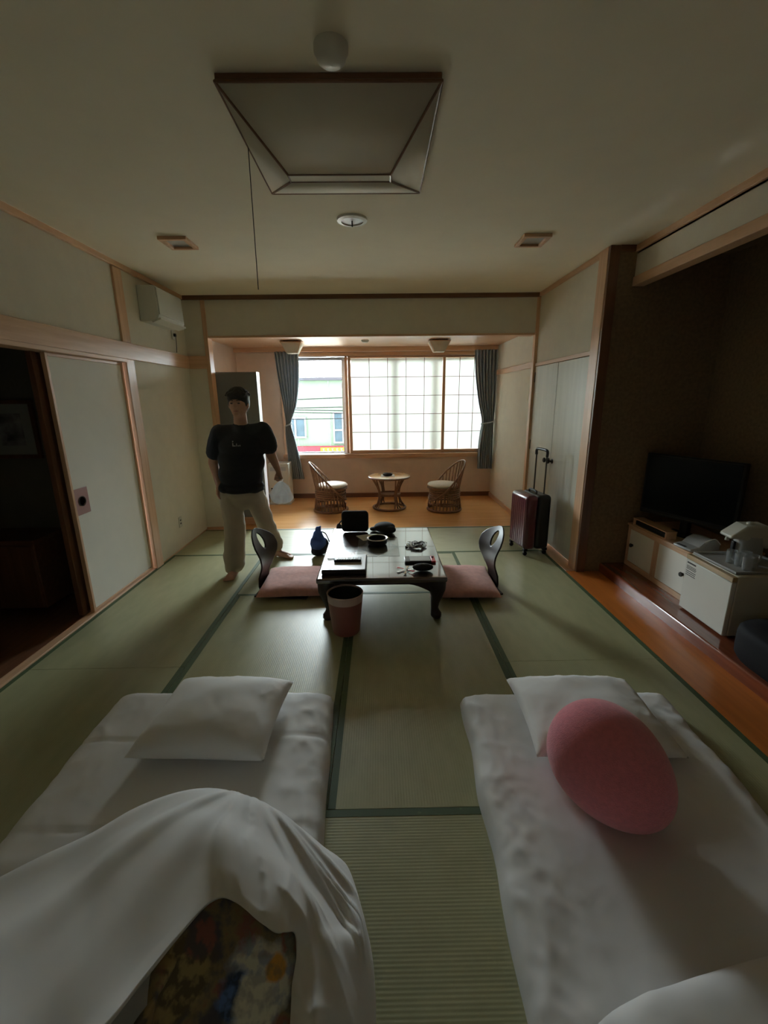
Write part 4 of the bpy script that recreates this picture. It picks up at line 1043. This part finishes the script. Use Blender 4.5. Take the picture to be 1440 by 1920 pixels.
# ================================================================== person
pr_ = thing('person', 'person in black T-shirt and beige trousers walking with a plastic bag', 'person', (-1.27, 3.95, 0))
O = pr_.location
def J(x, y, Y): return at_y(x, y, Y) - O
head = J(447, 757, 3.92); neck = J(451, 797, 3.95); 
shR, shL = J(411, 813, 3.95), J(492, 808, 3.97)
elR, elL = J(400, 868, 3.99), J(509, 854, 4.02)
wrR, wrL = J(410, 908, 3.93), J(521, 880, 3.95)
hpR, hpL = J(433, 928, 3.97), J(476, 926, 3.99)
knR, knL = J(441, 990, 3.90), J(497, 980, 4.06)
anR = at_z(440, 1062, .075) - O; anL = at_z(520, 1026, .10) - O
chest, belly = J(452, 840, 3.95), J(452, 890, 3.96)
def fing(b, d, n, L, r, curl):
    out = []; p = b; dd = d.copy()
    ax_ = d.cross(n).normalized()
    for k, f in enumerate((.45, .32, .25)):
        dd = Matrix.Rotation(curl[k], 3, ax_) @ dd
        q_ = p + dd * (L * f); out.append(('c', p, q_, r, r * .92)); p = q_; r *= .93
    return out
def hand(w_, d, n, curl):
    d = d.normalized(); n = (n - d * n.dot(d)).normalized(); s = d.cross(n).normalized()
    out = [('c', w_, w_ + d * .035, .024, .026)]
    for i in range(4):
        out.append(('c', w_ + d * .02 + s * (i - 1.5) * .012, w_ + d * .088 + s * (i - 1.5) * .0195, .013, .0115))
    for i, L in enumerate((.068, .078, .074, .058)):
        out += fing(w_ + d * (.09 - .004 * abs(i - 1.4)) + s * (i - 1.5) * .0205, d, n, L, .0088, [R(c) for c in curl])
    return out, s
def thumb(w_, d, n, s, sg):
    d = d.normalized(); n = n.normalized(); b = w_ + d * .03 - s * .026 * sg
    a = b + (d * .6 - s * .62 * sg + n * .35).normalized() * .04
    c = a + (d * .85 - s * .2 * sg + n * .4).normalized() * .032
    return [('c', w_ + d * .02, b, .018, .014), ('c', b, a, .0135, .011), ('c', a, c, .0108, .0092)]
parts = [('e', head, (.076, .096, .118)), ('e', head + V((0, -.022, -.062)), (.056, .062, .056)), ('c', head + V((0, .015, -.07)), neck + V((0, .01, -.03)), .055, .062),
         ('e', head + V((0, -.098, -.012)), (.014, .018, .024)), ('e', head + V((0, -.098, -.026)), (.019, .012, .010)), ('e', head + V((0, -.083, .022)), (.05, .016, .012)),
         ('e', head + V((0, -.083, -.062)), (.026, .012, .010)), ('e', head + V((0, -.075, -.098)), (.028, .022, .02)),
         ('e', head + V((-.078, .004, -.012)), (.012, .022, .033)), ('e', head + V((.078, .004, -.012)), (.012, .022, .033)),
         ('e', chest, (.165, .105, .16)), ('e', belly, (.155, .105, .15)), ('c', shR, shL, .062, .062), ('e', (hpR + hpL) / 2, (.155, .11, .11)),
         ('c', shR, elR, .056, .046), ('c', elR, wrR, .045, .028), ('c', shL, elL, .056, .046), ('c', elL, wrL, .045, .028),
         ('c', hpR, knR, .085, .06), ('c', knR, anR, .058, .038), ('c', hpL, knL, .085, .06), ('c', knL, anL, .058, .038)]
hp_, s1 = hand(wrR, V((.06, -.10, -1)), V((.8, -.5, 0)), (18, 24, 20)); parts += hp_ + thumb(wrR, V((.06, -.10, -1)), V((.8, -.5, 0)), s1, 1)
dL = V((.25, -.15, -1)); nL = V((-.75, -.6, 0))
hp_, s2 = hand(wrL, dL, nL, (62, 78, 60)); parts += hp_ + thumb(wrL, dL, nL, s2, -1)
def foot(an, d):
    d = V((d[0], d[1], 0)).normalized(); s = V((-d.y, d.x, 0)); g = -an.z + .0
    f = lambda a, b, z: V((an.x, an.y, 0)) + d * a + s * b + V((0, 0, z))
    out = [('e', f(-.025, 0, .032), (.034, .034, .031)), ('c', f(-.02, 0, .05), f(.10, 0, .030), .036, .026), ('c', f(.02, -.012, .035), f(.125, -.022, .021), .028, .020), ('c', f(.02, .012, .03), f(.12, .026, .019), .027, .018), ('c', an, f(0, 0, .05), .038, .036)]
    for i, (b, L, r) in enumerate(((-.034, .175, .0135), (-.012, .175, .0105), (.006, .168, .0098), (.022, .158, .0092), (.036, .147, .0088))):
        out.append(('c', f(.115, b * .9, .017), f(L, b, r + .002), r * 1.1, r))
    return out
parts += foot(anR, (-.05, -1)) + foot(anL, (.93, -.30))
body = blob('body', parts, 'skin', pr_, .0062, 3)
hr = [('e', head + V((0, .012, .052)), (.093, .106, .092)), ('e', head + V((0, .03, -.005)), (.088, .09, .085)), ('e', head + V((0, -.055, .07)), (.078, .05, .036))]
hr += [('e', head + V((s * .060, .022, .012)), (.030, .065, .062)) for s in (-1, 1)]
random.seed(21)
for i in range(80):
    a = random.uniform(0, 2 * pi); e = random.uniform(.30, 1.35)
    n_ = V((cos(a) * cos(e), sin(a) * cos(e), sin(e))); b0 = head + V((0, .01, .05)) + V((n_.x * .082, n_.y * .094, n_.z * .084))
    hr.append(('c', b0, b0 + V((n_.x * .030, n_.y * .026 - .006, n_.z * .016 - .016)), .015, .007))
blob('hair', hr, 'hair', pr_, .006, 2)
for s in (-1, 1):
    MB().ico(head + V((s * .031, -.090, .004)), 1, 2, (.012, .007, .006)).build('eye', 'ink', pr_, smooth=180)
    MB().tube([head + V((s * .014, -.099, .027)), head + V((s * .034, -.096, .032)), head + V((s * .052, -.083, .026))], [.003, .0045, .003], 6).build('eyebrow', 'hair', pr_)
MB().tube([head + V((-.022, -.088, -.062)), head + V((0, -.095, -.061)), head + V((.022, -.088, -.062))], [.003, .0055, .003], 8).build('mouth', mat('lip', (.35, .13, .11), .5, var=0), pr_, smooth=180)
slR = shR.lerp(elR, .62) + V((-.006, 0, 0)); slL = shL.lerp(elL, .62) + V((.008, 0, 0))
hem = J(453, 918, 3.965)
ts = [('e', (chest + belly) / 2 + V((.005, 0, 0)), (.208, .146, .19)), ('e', chest + V((0, .0, .02)), (.20, .135, .15)), ('e', belly + V((0, 0, .0)), (.205, .145, .165)), ('e', hem + V((0, 0, .035)), (.215, .145, .07)), ('e', hem + V((0, 0, -.0)), (.215, .146, .03)),
      ('c', shR + V((.01, 0, -.01)), shL + V((-.01, 0, -.01)), .082, .082), ('c', shR, slR, .082, .080), ('c', shL, slL, .082, .080), ('c', neck + V((0, .01, -.055)), neck + V((0, .005, -.028)), .095, .072),
      ('e', hem + V((.13, -.03, .02)), (.07, .10, .05)), ('e', hem + V((-.13, -.03, .02)), (.07, .10, .05))]
shirt = blob('t_shirt', ts, 'tshirt', pr_, .009, 3)
ruffle(shirt, lambda c: .010 * noise.noise(V((c.x * 5, c.y * 5, c.z * 9))))
bv = BVHTree.FromPolygons([v_.co.copy() for v_ in shirt.data.vertices], [tuple(p.vertices) for p in shirt.data.polygons])
lg = MB()
def mark(u0, u1, v0, v1):
    vs_ = []
    for (u, v) in ((u0, v0), (u1, v0), (u1, v1), (u0, v1)):
        h = bv.ray_cast(chest + V((u - .012, -.6, v)), V((0, 1, 0)))
        vs_.append((h[0] if h[0] else chest + V((u, -.15, v))) + V((0, -.002, 0)))
    lg.add(vs_, [(0, 1, 2, 3)])
mark(-.022, -.013, .028, .075); mark(-.013, .006, .028, .036); mark(.012, .019, .028, .052); mark(.026, .034, .028, .038); mark(.040, .048, .028, .040)
lg.build('chest_print', mat('pale_print', (.55, .55, .55), .8, var=0), shirt)
tr_ = [('e', (hpR + hpL) / 2 + V((0, 0, .02)), (.187, .137, .115)), ('e', (hpR + hpL) / 2 + V((0, 0, -.045)), (.165, .13, .105)), ('c', hpR + V((-.01, 0, .0)), knR, .105, .098), ('c', knR, anR + V((0, .0, .015)), .098, .092), ('c', hpL + V((.0, 0, .0)), knL, .100, .088), ('c', knL, anL + V((-.01, 0, .035)), .088, .074)]
tro = blob('trousers', tr_, 'trousers', pr_, .009, 3)
ruffle(tro, lambda c: .012 * noise.noise(V((c.x * 6, c.y * 6, c.z * 14))))
for v_ in tro.data.vertices:
    if v_.co.z < .035: v_.co.z = .035
# plastic bag in the hand
gp = wrL + O + dL.normalized() * .10 + V((-.01, -.02, .0))
t = thing('plastic_bag', 'crumpled white plastic bag held by the person', 'bag', (gp.x + .01, gp.y + .0, gp.z - .215))
def pbag(u, v):
    th = 2 * pi * u
    r = .012 + .085 * min(1, ((1 - v) / .55)) ** .8 if v > .45 else .097 * sqrt(max(0, 1 - ((.45 - v) / .45) ** 2)) ** .6
    r *= 1 + .26 * noise.noise(V((cos(th) * 2, sin(th) * 2, v * 3))) + .10 * (1 - abs(noise.noise(V((cos(th) * 4, sin(th) * 4, v * 2))))) ** 3
    return (r * cos(th) * 1.02, r * sin(th) * .8, .205 * v)
MB().grid(pbag, 60, 40, wrap=True).build('pouch', 'polybag', t, smooth=180)
for s in (-1, 1): MB().tube(spline([(s * .012, 0, .20), (s * .022, .004, .222), (s * .008, .0, .236), (0, 0, .228)], 12), .005, 6).build('handle', 'polybag', t)
bpy.context.view_layer.update()
